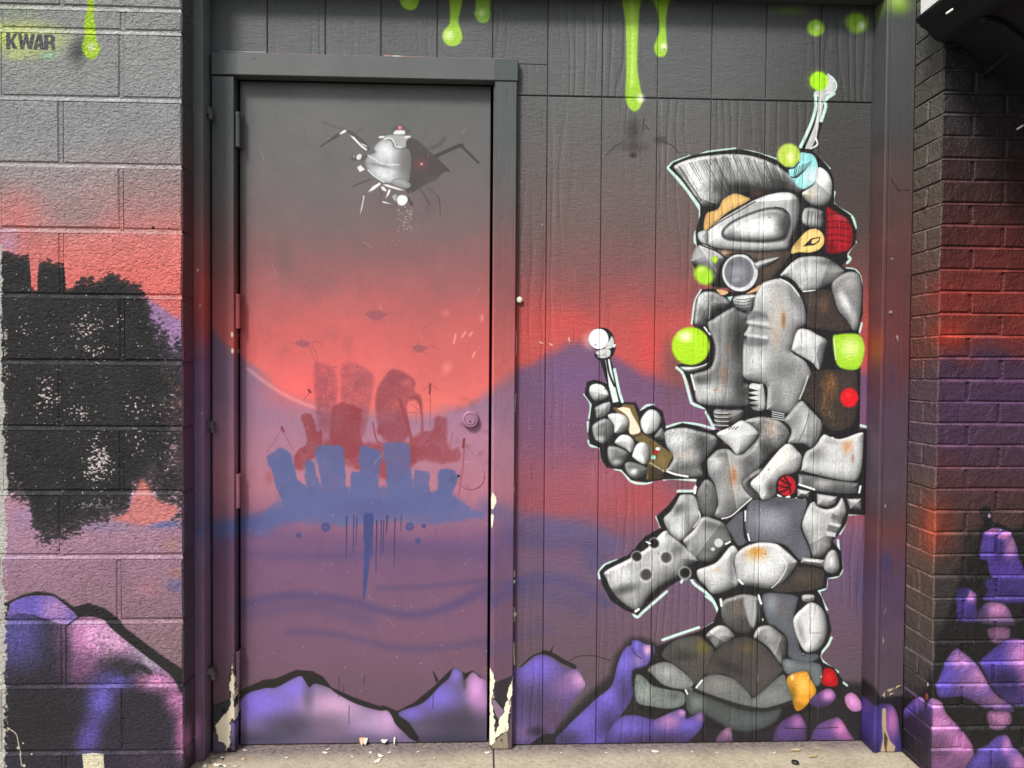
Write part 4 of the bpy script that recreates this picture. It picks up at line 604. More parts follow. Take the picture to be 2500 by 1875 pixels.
# ================================================================ block pier
def paint_block():
    cv = CL; PX, PY = cv.PX, cv.PY; h, w_ = PX.shape
    n1 = fbm(h, w_, 120, 41) - .5; n2 = fbm(h, w_, 26, 47) - .5; n3 = vnoise(h, w_, 2.6, 51, 4) - .5
    yw = PY + n1 * 50 + (PX - 220) * .12
    cv.A[:] = ramp(yw, [(-200, (158, 162, 160)), (80, (160, 163, 162)), (330, (162, 163, 166)), (440, (176, 158, 160)), (520, (198, 150, 150)), (600, (236, 136, 132)), (700, (246, 124, 118)), (860, (236, 126, 130)), (1250, (186, 146, 172)),
                        (1330, (182, 140, 164)), (1430, (166, 128, 148)), (1600, (146, 116, 128)), (1800, (110, 90, 110))])
    bl('X', 40, 540, 110, 130, (238, 128, 124), .6, cv=cv); bl('X', 20, 590, 50, 60, (206, 160, 196), .7, cv=cv); bl('X', 200, 520, 120, 60, (150, 136, 138), .5, cv=cv)
    pl('X', '330,728 375,738 420,770 470,805 470,900 360,890 320,800', (166, 132, 182), 9, .95, cv=cv)
    # lime haze, tag and drip
    bl('a', 220, 330, 500, 230, (208, 222, 140), .95, cv=cv, hard=.25); bl('a', 280, 300, 330, 120, (232, 238, 186), .7, cv=cv); bl('a', 120, 300, 260, 130, (220, 240, 110), .7, cv=cv); bl('a', 420, 470, 130, 50, (170, 214, 180), .8, cv=cv); bl('a', 130, 480, 90, 50, (226, 240, 130), .6, cv=cv); bl('a', 0, 230, 120, 110, (214, 234, 150), .7, cv=cv); bl('a', 180, 90, 300, 120, (160, 176, 130), .35, cv=cv)
    bl('a', 660, 430, 130, 190, (74, 74, 74), .85, 15, cv=cv)
    pl('a', '735,-100 790,-100 785,100 798,220 808,330 838,390 830,450 790,495 740,488 700,440 690,380 712,300 705,200 735,60', (186, 232, 44), 3.5, .97, cv=cv); bl('a', 770, 395, 70, 70, (244, 252, 200), .95, cv=cv)
    K = (94, 96, 104)
    for s in ('50,275 85,278 85,335 118,278 150,280 110,345 148,415 112,415 85,365 82,415 48,413', '148,280 180,280 192,360 205,282 232,282 242,362 262,284 296,286 268,416 232,416 217,350 200,415 170,415',
              '312,286 352,288 372,420 336,420 332,396 316,396 312,420 276,418'):
        pl('a', s, K, 1.0, 1, False, cv=cv)
    pl('a', '324,330 330,368 318,368', (206, 222, 140), .8, 1, False, cv=cv); pl('a', '366,288 440,290 462,310 462,345 446,358 462,372 462,424 430,424 426,376 406,374 404,422 370,420', K, 1.0, 1, False, cv=cv); pl('a', '404,316 426,316 426,346 404,346', (206, 222, 140), .8, 1, False, cv=cv)
    # brushed black skyline, the white base showing through in the pores
    speck = fbm(h, w_, 3.4, 61, 2, 1.6); big = fbm(h, w_, 60, 66, 3); fray = (fbm(h, w_, 3.6, 71, 3, 1.9) - .5) * .9 + (fbm(h, w_, 20, 72, 2) - .5) * .5
    sky_ = np.interp(PX, [-300, 0, 12, 18, 30, 66, 72, 76, 90, 94, 150, 156, 162, 178, 186, 200, 222, 236, 248, 262, 276, 292, 320, 345, 362, 372, 400, 440, 470, 520],
                     [614, 614, 616, 612, 620, 628, 640, 704, 704, 638, 648, 652, 706, 702, 686, 684, 676, 688, 682, 672, 668, 680, 690, 706, 734, 772, 818, 852, 870, 870])
    bot = np.interp(PX, [-300, 0, 40, 62, 70, 85, 100, 160, 180, 240, 300, 318, 322, 380, 384, 400, 450, 520], [1190, 1200, 1215, 1228, 1235, 1300, 1310, 1318, 1296, 1272, 1262, 1215, 1190, 1185, 1205, 1225, 1230, 1230])
    soft = 12 + 30 * sstep(330, 380, PX) + 14 * sstep(1150, 1250, PY)
    inside = np.minimum(np.minimum(PY - sky_, bot - PY), (452 - PX) * .9 + 14) / soft + fray * 3.4 + .5
    m = (.75 * sstep(0, .5, inside) + .25 * sstep(.4, 2.2, inside)) * (PX < 462)
    core = sstep(10, 60, PY - sky_) * sstep(10, 90, bot - PY) * sstep(450, 390, PX)
    patch = np.zeros_like(PX)
    for x, y, rx, ry, k in ((60, 800, 50, 60, .5), (210, 810, 60, 90, .8), (270, 780, 40, 50, .7), (225, 850, 60, 30, .8), (110, 970, 55, 80, 1.0), (190, 1010, 70, 40, .7), (330, 990, 60, 60, .7), (240, 1130, 55, 95, 1.5), (330, 1070, 40, 70, .5), (420, 1110, 40, 120, .9), (430, 960, 25, 90, .9), (250, 1240, 90, 40, 1.3), (330, 1240, 60, 30, 1.5), (130, 1290, 30, 30, 1.0), (30, 1190, 40, 60, 1.2)):
        patch = np.maximum(patch, k * sstep(1, 0, np.sqrt(((PX - x) / rx) ** 2 + ((PY - y) / ry) ** 2)))
    thr = .845 - .27 * patch - .05 * (big - .5)
    keep = sstep(thr, thr + .04, speck)
    cv.A += (col((40, 40, 42)) * (1 + .5 * (fbm(h, w_, 40, 77, 3) - .5))[..., None] - cv.A) * (m * (1 - keep * core))[..., None]
    cv.A += (col((222, 214, 216)) - cv.A) * (m * keep * core * .9)[..., None]
    pl('c', '1180,740 1230,750 1300,870 1400,930 1500,960 1440,1060 1250,1110 1080,1090 960,1060 1080,990', (238, 140, 134), 8, .85, cv=cv); bl('c', 1400, 1110, 220, 50, (92, 110, 176), .8, -6, cv=cv); bl('c', 900, 1130, 300, 70, (146, 132, 176), .6, cv=cv); bl('c', 1450, 1280, 130, 110, (186, 146, 130), .5, cv=cv); bl('d', 1480, 120, 130, 90, (104, 112, 160), .7, cv=cv); bl('d', 1250, 150, 160, 110, (196, 132, 146), .5, cv=cv); bl('d', 1480, 0, 90, 50, (196, 140, 120), .6, cv=cv)
    bl('c', 180, 1050, 120, 130, (172, 140, 184), .6, cv=cv); bl('c', 60, 1400, 200, 250, (176, 140, 176), .5, cv=cv)
    # rock mounds
    pl('d', '-40,275 60,262 180,200 310,168 440,185 560,255 620,300 740,268 880,310 980,385 1060,480 1350,700 1545,830 1700,900 1700,1750 -60,1750', (36, 34, 36), 3, 1, False, cv=cv)
    st('d', '80,300 100,262 220,212 420,205 500,245 650,380 590,425 520,450 90,420', (136, 112, 200), [(250, 280, 220, 120, (124, 108, 220), .9), (470, 320, 150, 130, (196, 150, 206), .85), (120, 400, 120, 50, (80, 72, 130), .7)], cv=cv, rim=3, dark=.2, grain=.12)
    st('d', '40,440 540,455 600,430 680,387 800,387 880,422 960,502 1160,662 1430,870 1500,980 1570,1100 1620,1300 1680,1500 1700,1750 40,1750', (48, 44, 60),
       [(150, 540, 270, 330, (98, 90, 168), 1.0), (760, 540, 300, 310, (244, 164, 228), 1.0), (980, 600, 330, 170, (244, 184, 232), 1.0, 40), (1250, 760, 240, 80, (206, 186, 216), .95, 40), (660, 830, 190, 160, (150, 96, 146), .7), (1010, 800, 190, 130, (46, 44, 54), .9), (560, 700, 60, 260, (70, 56, 80), .8), (1330, 930, 220, 110, (240, 156, 216), 1.0), (1480, 1080, 130, 150, (232, 150, 212), .9), (1000, 930, 150, 100, (96, 84, 170), .95), (850, 1080, 150, 250, (118, 104, 214), 1.0, 16), (740, 1400, 130, 200, (108, 92, 192), 1.0, 16), (1580, 1330, 130, 330, (240, 140, 208), 1.0), (1200, 1300, 300, 300, (48, 42, 52), .9), (280, 1250, 460, 380, (36, 35, 38), 1.0), (400, 1620, 700, 120, (44, 42, 54), 1.0), (1250, 1600, 220, 110, (64, 52, 74), .8)], cv=cv, rim=4, dark=.1, grain=.2)
    sp2 = fbm(h, w_, 4.2, 161, 2, 1.5); q = sstep(.52, .60, sp2) * sstep(1500, 1560, PY) * sstep(1800, 1700, PY) * sstep(150, 260, PX) * (PX < 440)
    cv.A += (col((44, 38, 48)) - cv.A) * (q * .30 * sstep(1, .2, np.abs((PY - 1600 - (PX - 200) * .42) / 110)))[..., None]
    ln('d', '1060,860 1160,800 1260,850', 14, (44, 42, 48), 4, .85, cv=cv); ln('d', '545,470 560,700 540,930', 4, (60, 50, 70), 2, .6, cv=cv); ln('d', '560,470 600,430 670,385', 2.4, (34, 32, 34), 1, 1, cv=cv)
    pl('d', '690,1545 780,1535 870,1545 878,1659 840,1800 720,1800 700,1640', (232, 226, 196), 1.5, 1, False, cv=cv)
    for s in ('60,1320 130,1370 150,1440 165,1530 180,1640', '20,1330 60,1345'): ln('d', s, 3, (214, 208, 186), .8, .9, cv=cv)
    for x, y, r in ((70, 1330, 14), (152, 1490, 18), (192, 1450, 10), (200, 1640, 18), (262, 1545, 9)): bl('d', x, y, r, r, (226, 222, 196), .95, 0, .5, cv=cv)
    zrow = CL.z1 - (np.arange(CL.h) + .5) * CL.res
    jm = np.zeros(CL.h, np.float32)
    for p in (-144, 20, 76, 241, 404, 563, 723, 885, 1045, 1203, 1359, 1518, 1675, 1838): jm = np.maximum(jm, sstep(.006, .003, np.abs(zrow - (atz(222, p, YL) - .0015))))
    jn = jm[:, None] * (.45 + .8 * (fbm(h, w_, 30, 181, 3) - .3)); cv.A += (np.minimum(cv.A * 1.18 + .15, .92) - cv.A) * np.clip(jn, 0, 1)[..., None]  # paler bed joints: brush skipped them, and their lit ledge is painted in
    # bare pale edge at the far corner
    edge = np.interp(PY, [-400, 560, 600, 760, 800, 860, 880, 950, 1000, 1060, 1110, 1150, 1180, 1230, 1300, 1400, 1500, 1600, 1700, 1800, 1900, 2100], [-60, -30, 3, 2, 3, 7, 2, 8, 10, 7, 13, 14, 22, 10, 14, 5, 12, 14, 12, 10, 8, 8])
    em = sstep(2, -2, PX - edge + (fbm(h, w_, 8, 81, 3) - .5) * 16)
    cv.A += (col((206, 204, 198)) - cv.A) * em[..., None]
    em2 = sstep(8, 0, np.abs(PX - 14)) * sstep(.62, .66, speck) * (PY > 780)
    cv.A += (col((224, 220, 220)) - cv.A) * (em2 * .8)[..., None]
    # the return that faces the door, painted darker for its shade
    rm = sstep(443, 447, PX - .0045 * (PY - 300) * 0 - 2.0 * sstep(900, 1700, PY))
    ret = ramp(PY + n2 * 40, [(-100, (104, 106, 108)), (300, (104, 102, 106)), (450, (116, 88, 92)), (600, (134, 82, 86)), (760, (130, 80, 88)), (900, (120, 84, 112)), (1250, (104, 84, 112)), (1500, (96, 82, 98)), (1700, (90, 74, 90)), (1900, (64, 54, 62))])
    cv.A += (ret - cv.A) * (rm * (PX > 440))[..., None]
    bl('d', 1580, 1400, 60, 220, (226, 140, 206), .8, cv=cv)
    cv.A *= (1 + .10 * n2 + .10 * n3)[..., None]
    bl('b', 1288, 262, 14, 14, (20, 18, 20), 1, 0, .6, cv=cv); bl('b', 155, 342, 16, 6, (40, 30, 34), 1, 0, .4, cv=cv)

# ================================================================ posts either side of the boarded opening
def paint_posts():
    cv = CP; PX, PY = cv.PX, cv.PY; h, w_ = PX.shape
    n = fbm(h, w_, 30, 91) - .5
    L = ramp(PY + n * 60, [(-100, (112, 118, 118)), (300, (116, 120, 122)), (470, (130, 116, 118)), (600, (176, 106, 108)), (740, (206, 96, 94)), (820, (178, 96, 110)), (880, (140, 108, 146)), (1150, (134, 110, 140)), (1270, (112, 104, 142)), (1400, (130, 104, 134)), (1700, (110, 88, 112)), (1800, (96, 78, 100))])
    Rr = ramp(PY + n * 60, [(-100, (90, 96, 96)), (300, (88, 88, 90)), (420, (98, 80, 80)), (560, (104, 72, 72)), (680, (112, 68, 70)), (820, (120, 66, 68)), (900, (112, 68, 76)), (1000, (96, 72, 92)), (1200, (92, 76, 88)), (1300, (110, 68, 72)), (1420, (92, 70, 100)), (1560, (98, 78, 98)), (1700, (88, 76, 84)), (1760, (34, 31, 36)), (1900, (40, 34, 50))])
    cv.A[:] = np.where((PX < 1300)[..., None], L, Rr)
    bl('l', 1150, 40, 180, 130, (156, 204, 70), .9, cv=cv); bl('l', 1140, 0, 120, 70, (206, 230, 130), .7, cv=cv)
    bl('m', 970, 1250, 90, 260, (176, 66, 48), .9, cv=cv); bl('m', 1090, 1500, 60, 160, (92, 66, 96), .6, cv=cv); bl('n', 1050, 1430, 90, 160, (70, 64, 116), .7, cv=cv); bl('n', 1090, 700, 60, 200, (92, 80, 88), .6, cv=cv)
    bl('c', 1670, 1160, 70, 60, (82, 98, 160), .7, cv=cv)
    for x, y, a, b in ((1668, 618, 12, 18), (1690, 915, 8, 16), (1703, 165, 5, 10)): bl('b' if y > 200 else 'c', x, y, a, b, (236, 226, 220), 1, 0, .5, cv=cv)
    pl('d', '1640,700 1700,700 1710,1260 1690,1700 1620,1700 1630,1200', (128, 100, 130), 6, .6, cv=cv); bl('d', 1660, 1330, 60, 200, (196, 130, 196), .8, cv=cv)
    pl('o', '870,950 920,930 1000,1060 1200,1040 1200,1700 840,1700', (34, 30, 36), 5, 1, False, cv=cv)
    st('o', '870,1250 900,1150 1000,1115 1090,1120 1140,1200 1160,1350 1170,1600 860,1600', (70, 56, 130), [(1100, 1260, 70, 170, (222, 130, 206), .95), (940, 1280, 80, 150, (84, 70, 168), .8), (920, 1500, 120, 100, (46, 34, 86), .8)], cv=cv, rim=5, dark=.3, grain=.08)
    W1 = (206, 182, 150)
    pl('o', '1015,1150 1045,1150 1050,1330 1080,1420 1125,1470 1110,1560 1070,1600 1010,1590 1000,1510 1020,1400 1010,1270', W1, 1.5, 1, False, cv=cv); pl('o', '1030,1340 1060,1400 1050,1500 1075,1560 1050,1550 1030,1450', (60, 50, 46), 1.5, .9, False, cv=cv)
    for s in ('1025,360 1045,300 1040,330', '1020,540 1030,580 1020,610', '1015,640 1022,670', '1060,990 1120,975 1080,1010 1055,1000', '1015,1040 1035,1010 1040,1060'): pl('o', s, W1, 1, 1, False, cv=cv)
    for x, y, a, b in ((1085, 970, 22, 16), (1140, 1190, 14, 36), (1095, 520, 22, 9), (1040, 945, 8, 22)): bl('m' if y > 400 and x != 1040 else 'n', x, y, a, b, (190, 176, 166), 1, 0, .4, cv=cv); 
    bl('m', 1092, 990, 22, 14, (34, 26, 28), .9, cv=cv); bl('m', 1132, 1205, 10, 30, (34, 26, 28), .9, cv=cv)
    ln('l', '1090,1500 1102,1540 1125,1556 1150,1612 1180,1598 1245,1606', 1.8, (34, 28, 28), .8, .9, False, cv=cv)
    bl('o', 1045, 1300, 7, 5, W1, .5, cv=cv)
    cv.A *= (1 + .16 * n)[..., None] * np.where(PX > 1300, .84, 1.0)[..., None]  # right post darkened too, canopy shade mixed into its colour

# ================================================================ brick pier
def paint_brick():
    cv = CR; PX, PY = cv.PX, cv.PY; h, w_ = PX.shape
    n1 = fbm(h, w_, 90, 101) - .5; n2 = fbm(h, w_, 16, 105) - .5
    yw = PY + n1 * 90
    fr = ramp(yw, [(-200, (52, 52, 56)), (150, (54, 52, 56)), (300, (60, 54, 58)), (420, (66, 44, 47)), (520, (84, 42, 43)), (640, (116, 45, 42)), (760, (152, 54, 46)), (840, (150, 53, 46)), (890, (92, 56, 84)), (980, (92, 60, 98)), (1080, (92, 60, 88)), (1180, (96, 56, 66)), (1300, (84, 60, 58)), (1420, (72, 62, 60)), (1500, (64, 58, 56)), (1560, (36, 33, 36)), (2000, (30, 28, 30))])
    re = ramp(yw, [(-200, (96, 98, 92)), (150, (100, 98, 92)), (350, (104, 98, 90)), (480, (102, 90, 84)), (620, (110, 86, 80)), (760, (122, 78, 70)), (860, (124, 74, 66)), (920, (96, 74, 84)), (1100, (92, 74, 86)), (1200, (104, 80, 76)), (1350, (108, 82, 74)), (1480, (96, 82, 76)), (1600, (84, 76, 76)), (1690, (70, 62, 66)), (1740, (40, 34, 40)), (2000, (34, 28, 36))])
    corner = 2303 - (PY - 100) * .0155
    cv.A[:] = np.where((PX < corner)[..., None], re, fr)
    bl('m', 1560, 1150, 220, 170, (206, 64, 46), .85, cv=cv); bl('m', 1550, 850, 300, 260, (158, 52, 44), .7, cv=cv); bl('m', 1750, 1400, 180, 60, (128, 50, 52), .7, cv=cv); bl('m', 1950, 1000, 300, 260, (112, 46, 42), .6, cv=cv)
    bl('n', 1470, 1120, 260, 420, (158, 66, 48), .85, cv=cv); bl('n', 1430, 1150, 90, 300, (206, 100, 70), .7, cv=cv); bl('n', 1560, 560, 200, 160, (106, 52, 58), .5, cv=cv)
    bl('l', 1300, 40, 90, 60, (120, 150, 60), .6, cv=cv); bl('l', 1700, 640, 200, 160, (60, 58, 48), .4, cv=cv)
    # black ground and rocks
    pl('o', '1160,1060 1260,1080 1380,1000 1420,880 1500,650 1480,560 1540,440 1560,380 1640,150 1700,0 1860,-300 2300,-400 2800,-400 3400,0 3600,1800 1160,1800', (28, 26, 29), 8, .97, False, cv=cv)
    pl('n', '1700,1200 1880,1100 1860,1400 1960,1600 1650,1659 1660,1560 1600,1500 1690,1450', (30, 27, 29), 8, .6, False, cv=cv)
    pl('n', '1845,975 1925,960 1940,1060 1960,1110 1900,1120 1850,1050', BLK, 1.5, 1, cv=cv); bl('n', 1920, 1035, 16, 26, (236, 190, 224), 1, 0, .5, cv=cv); bl('n', 1872, 1030, 30, 26, (64, 70, 110), .8, cv=cv)
    pl('n', '1830,1400 1850,1150 1960,1090 2130,1170 2190,1330 2260,1600 1920,1600 1880,1440', BLK, 3, 1, cv=cv)
    st('n', '1850,1250 1880,1180 1960,1135 2060,1155 2100,1185 2150,1300 2175,1400 2230,1560 1955,1560 1905,1420 1842,1390', (96, 70, 176), [(1940, 1160, 90, 50, (226, 146, 216), .95), (2100, 1290, 70, 130, (216, 146, 206), .95), (1900, 1270, 90, 100, (110, 84, 196), .7), (2000, 1320, 50, 130, (62, 42, 120), .8), (2060, 1500, 180, 80, (100, 74, 190), .7)], cv=cv, rim=3, dark=.3, grain=.05)
    pl('n', '2000,1200 2060,1170 2110,1180 2060,1225 2000,1225', (220, 140, 214), 2, 1, cv=cv); bl('n', 2015, 1158, 18, 14, (246, 214, 240), 1, 0, .4, cv=cv)
    pl('o', '1880,80 1960,60 2230,50 2300,250 1900,250 1900,160', (84, 66, 160), 5, .9, cv=cv); bl('o', 2080, 180, 180, 60, (60, 46, 116), .8, cv=cv)
    rocks = [('o', '1650,210 1700,140 1760,150 1810,200 1810,300 1820,420 1660,420 1640,300', (78, 60, 152), [(1765, 210, 50, 60, (240, 150, 226), .98)]),
             ('o', '1820,420 1860,290 1940,260 2050,280 2110,370 2130,450 2000,460', (112, 84, 128), [(1980, 320, 120, 90, (226, 146, 212), .9), (1860, 340, 60, 100, (70, 56, 110), .8)]),
             ('o', '1900,500 1960,470 2090,480 2080,580 2000,620 1930,580', (118, 84, 118), [(2020, 530, 80, 60, (176, 116, 166), .8)]),
             ('o', '1470,960 1500,880 1560,740 1640,650 1720,700 1800,770 1860,860 1930,980 2000,1060 2100,1120 2110,1190 1900,1160 1700,1060 1500,1060', (112, 88, 186), [(1680, 740, 120, 90, (206, 140, 212), .9), (1840, 900, 120, 140, (232, 150, 220), .9), (1990, 1090, 130, 70, (206, 132, 196), .9), (1540, 920, 100, 170, (106, 86, 210), .9), (1720, 950, 110, 90, (146, 104, 160), .7), (1800, 1110, 200, 60, (120, 84, 120), .7)]),
             ('o', '1840,770 1900,700 2000,620 2080,570 2180,570 2280,640 2330,900 2300,1120 2100,1120 1960,1000 1880,860', (88, 66, 160), [(1960, 740, 130, 100, (96, 74, 190), .8), (2200, 700, 130, 180, (240, 150, 228), .95), (2040, 930, 170, 120, (42, 32, 82), .9), (2260, 900, 90, 160, (200, 120, 190), .8)]),
             ('o', '1900,1200 1980,1180 2090,1190 2100,1280 2020,1340 1930,1320', (150, 100, 146), [(2020, 1240, 80, 70, (214, 140, 200), .8)]),
             ('o', '1380,1190 1400,1090 1450,1070 1520,1110 1560,1200 1680,1330 1760,1440 1790,1530 1790,1800 1380,1800 1330,1500 1180,1250 1250,1110 1350,1060', (150, 100, 156), [(1270, 1180, 120, 120, (84, 66, 170), .9), (1460, 1130, 90, 90, (240, 150, 226), .95), (1500, 1270, 150, 110, (228, 144, 214), .9), (1690, 1450, 130, 130, (226, 140, 210), .9), (1480, 1500, 130, 120, (110, 76, 110), .8), (1270, 1420, 130, 160, (40, 28, 66), .9), (1500, 1640, 200, 80, (190, 120, 186), .7)]),
             ('o', '1800,1540 1900,1460 1980,1390 2070,1385 2120,1480 2200,1560 2300,1800 1700,1800', (104, 82, 180), [(2070, 1460, 50, 110, (226, 150, 222), .8), (2170, 1620, 90, 110, (232, 150, 222), .9), (1850, 1600, 130, 110, (112, 92, 206), .8), (2000, 1640, 90, 90, (66, 54, 120), .8)])]
    for k, s, c, sp in rocks: st(k, s, tuple(min(v * 1.1, 255) for v in c), [(a, b, rx * 1.15, ry * 1.15, tuple(min(v * 1.12, 255) for v in cc), min(al * 1.05, 1)) for a, b, rx, ry, cc, al in sp], cv=cv, rim=4, dark=.45, rimcol=(20, 18, 24), grain=.08, feather=1.4, foot=.38)
    rm = sstep(2, -4, PX - corner) * sstep(1690, 1725, PY - (2290 - PX) * .5) * .85
    cv.A += (ramp(PY + (2290 - PX) * 1.2, [(1690, (84, 66, 160)), (1750, (66, 52, 128)), (1800, (34, 28, 48)), (1900, (28, 24, 34))]) - cv.A) * rm[..., None]
    pl('n', '1640,1659 1690,1640 1740,1660 1720,1750 1640,1730', (60, 52, 120), 4, .8, cv=cv)
    bl('o', 1395, 955, 12, 20, (220, 216, 200), .95, 0, .4, cv=cv); bl('o', 1385, 1055, 18, 40, (170, 84, 60), .95, 0, .5, cv=cv)
    cv.A *= (1 + .10 * n2 + .10 * n1)[..., None]
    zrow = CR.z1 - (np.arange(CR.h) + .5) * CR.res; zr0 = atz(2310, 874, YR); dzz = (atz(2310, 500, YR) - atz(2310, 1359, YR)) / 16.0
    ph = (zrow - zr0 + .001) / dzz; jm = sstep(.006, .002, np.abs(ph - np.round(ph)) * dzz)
    jn = jm[:, None] * (.5 + 1.2 * (fbm(h, w_, 24, 191, 3) - .35)); cv.A *= np.where((PX < corner)[..., None], .86, .72); cv.A += (np.minimum(cv.A * 1.35 + .07, .9) - cv.A) * np.clip(jn, 0, 1)[..., None]  # front darkened more than the return, its shade put into the paint
paint_boards(); paint_door(); paint_robot(); paint_drips(); paint_wear(); paint_block(); paint_posts(); paint_brick()
# ================================================================ materials
def nodes_of(name):
    m = bpy.data.materials.new(name); m.use_nodes = True; nt = m.node_tree; nt.nodes.clear()
    o = nt.nodes.new('ShaderNodeOutputMaterial'); b = nt.nodes.new('ShaderNodeBsdfPrincipled'); nt.links.new(b.outputs[0], o.inputs['Surface'])
    return m, nt, b
def N(nt, t, **kw):
    n = nt.nodes.new(t)
    for k, v in kw.items():
        if k in n.inputs.keys(): n.inputs[k].default_value = v
        else: setattr(n, k, v)
    return n
def geo_coord(nt, scale=(1, 1, 1), shift=0.0):
    g = N(nt, 'ShaderNodeNewGeometry'); mp = N(nt, 'ShaderNodeMapping'); mp.inputs['Scale'].default_value = scale
    if shift:      # each board cut from another place of its sheet
        oi = N(nt, 'ShaderNodeObjectInfo'); cx = N(nt, 'ShaderNodeCombineXYZ')
        for i in range(3): nt.links.new(math_(nt, 'MULTIPLY', oi.outputs['Random'], shift * (1 + i * .7)), cx.inputs[i])
        va = N(nt, 'ShaderNodeVectorMath', operation='ADD'); nt.links.new(g.outputs['Position'], va.inputs[0]); nt.links.new(cx.outputs[0], va.inputs[1]); nt.links.new(va.outputs[0], mp.inputs['Vector'])
    else: nt.links.new(g.outputs['Position'], mp.inputs['Vector'])
    return mp.outputs['Vector']
def noise(nt, vec, scale, detail=4, rough=.6, dist=0.0):
    n = N(nt, 'ShaderNodeTexNoise', Scale=scale, Detail=detail, Roughness=rough, Distortion=dist); nt.links.new(vec, n.inputs['Vector']); return n.outputs['Fac']
def math_(nt, op, a, b=None, c=None):
    n = N(nt, 'ShaderNodeMath', operation=op)
    for i, v in enumerate((a, b, c)):
        if v is None: continue
        if isinstance(v, (int, float)): n.inputs[i].default_value = v
        else: nt.links.new(v, n.inputs[i])
    return n.outputs[0]
def crange(nt, v, a, b, c=0.0, d=1.0):
    n = N(nt, 'ShaderNodeMapRange'); n.inputs['From Min'].default_value = a; n.inputs['From Max'].default_value = b; n.inputs['To Min'].default_value = c; n.inputs['To Max'].default_value = d
    nt.links.new(v, n.inputs['Value']); return n.outputs[0]
def bump(nt, b, hgt, dist, strength=1.0):
    n = N(nt, 'ShaderNodeBump', Strength=strength, Distance=dist); nt.links.new(hgt, n.inputs['Height']); nt.links.new(n.outputs['Normal'], b.inputs['Normal']); return n
def mural_mat(name, img, kind, rough):
    m, nt, b = nodes_of(name)
    t = N(nt, 'ShaderNodeTexImage'); t.image = img; t.extension = 'EXTEND'; t.interpolation = 'Linear'
    uv = N(nt, 'ShaderNodeUVMap', uv_map='paint'); nt.links.new(uv.outputs[0], t.inputs['Vector'])
    v = geo_coord(nt)
    mul = N(nt, 'ShaderNodeMix', data_type='RGBA', blend_type='MULTIPLY'); mul.inputs[0].default_value = 1.0
    d1 = noise(nt, v, 5.0, 5, .65); d2 = noise(nt, v, 60.0, 3, .6)
    dirt = math_(nt, 'ADD', crange(nt, d1, .3, .7, .93, 1.04), crange(nt, d2, .3, .7, -.03, .03))
    if kind in ('block', 'brick', 'siding'):
        oi = N(nt, 'ShaderNodeObjectInfo'); dirt = math_(nt, 'ADD', dirt, crange(nt, oi.outputs['Random'], 0, 1, -.06, .06))
    cmb = N(nt, 'ShaderNodeCombineColor')
    for i in range(3): nt.links.new(dirt, cmb.inputs[i])
    nt.links.new(t.outputs['Color'], mul.inputs[6]); nt.links.new(cmb.outputs[0], mul.inputs[7])
    nt.links.new(mul.outputs[2], b.inputs['Base Color'])
    b.inputs['Roughness'].default_value = rough; b.inputs['Specular IOR Level'].default_value = .35
    if kind == 'block':
        a = noise(nt, geo_coord(nt, (1, 1, 1.5)), 88, 5, .66, .45); c = noise(nt, geo_coord(nt, (1, 1, 1.6)), 170, 3, .6, .6); e = noise(nt, v, 14, 3, .5)
        pit = crange(nt, noise(nt, geo_coord(nt, (1, 1, 1.5)), 85, 2, .5), .30, .40)
        hgt = math_(nt, 'ADD', math_(nt, 'MULTIPLY', a, 1.0), math_(nt, 'MULTIPLY', c, .30)); hgt = math_(nt, 'ADD', hgt, math_(nt, 'MULTIPLY', e, .5)); hgt = math_(nt, 'ADD', hgt, math_(nt, 'MULTIPLY', pit, .30))
        bump(nt, b, hgt, .016)
    elif kind == 'siding':
        saw = noise(nt, geo_coord(nt, (26, 26, 130), 9.0), 1.0, 4, .7, 1.2); fine = noise(nt, geo_coord(nt, (1, 1, .35)), 190, 3, .6)
        wv = N(nt, 'ShaderNodeTexWave', wave_type='BANDS', bands_direction='X', Scale=11.0, Distortion=9.0, Detail=3.0); wv.inputs['Detail Scale'].default_value = 1.2
        nt.links.new(geo_coord(nt, (1, 1, .16), 9.0), wv.inputs['Vector'])
        where = crange(nt, noise(nt, geo_coord(nt, (1, 1, .25), 9.0), 4.5, 2, .5), .46, .60)
        grain = math_(nt, 'MULTIPLY', math_(nt, 'POWER', wv.outputs['Fac'], 3.0), where)
        streak = noise(nt, geo_coord(nt, (1, 1, .04)), 260, 2, .5)
        hgt = math_(nt, 'ADD', math_(nt, 'MULTIPLY', saw, .8), math_(nt, 'MULTIPLY', fine, .5)); hgt = math_(nt, 'SUBTRACT', hgt, math_(nt, 'MULTIPLY', grain, .55)); hgt = math_(nt, 'ADD', hgt, math_(nt, 'MULTIPLY', streak, .2))
        bump(nt, b, hgt, .0030)
    elif kind == 'brick':
        a = noise(nt, v, 36, 5, .6, .4); c = noise(nt, v, 160, 2, .5)
        bump(nt, b, math_(nt, 'ADD', a, math_(nt, 'MULTIPLY', c, .3)), .008)
    elif kind == 'wood':
        a = noise(nt, geo_coord(nt, (1, 1, .06)), 120, 4, .6); c = noise(nt, v, 45, 4, .65)
        bump(nt, b, math_(nt, 'ADD', a, math_(nt, 'MULTIPLY', c, .8)), .0012)
    else:
        a = noise(nt, v, 260, 2, .5); c = noise(nt, v, 9, 3, .5)
        bump(nt, b, math_(nt, 'ADD', math_(nt, 'MULTIPLY', a, .10), math_(nt, 'MULTIPLY', c, .5)), .0014)
        r = crange(nt, c, .3, .7, rough - .08, rough + .10); nt.links.new(r, b.inputs['Roughness'])
    return m
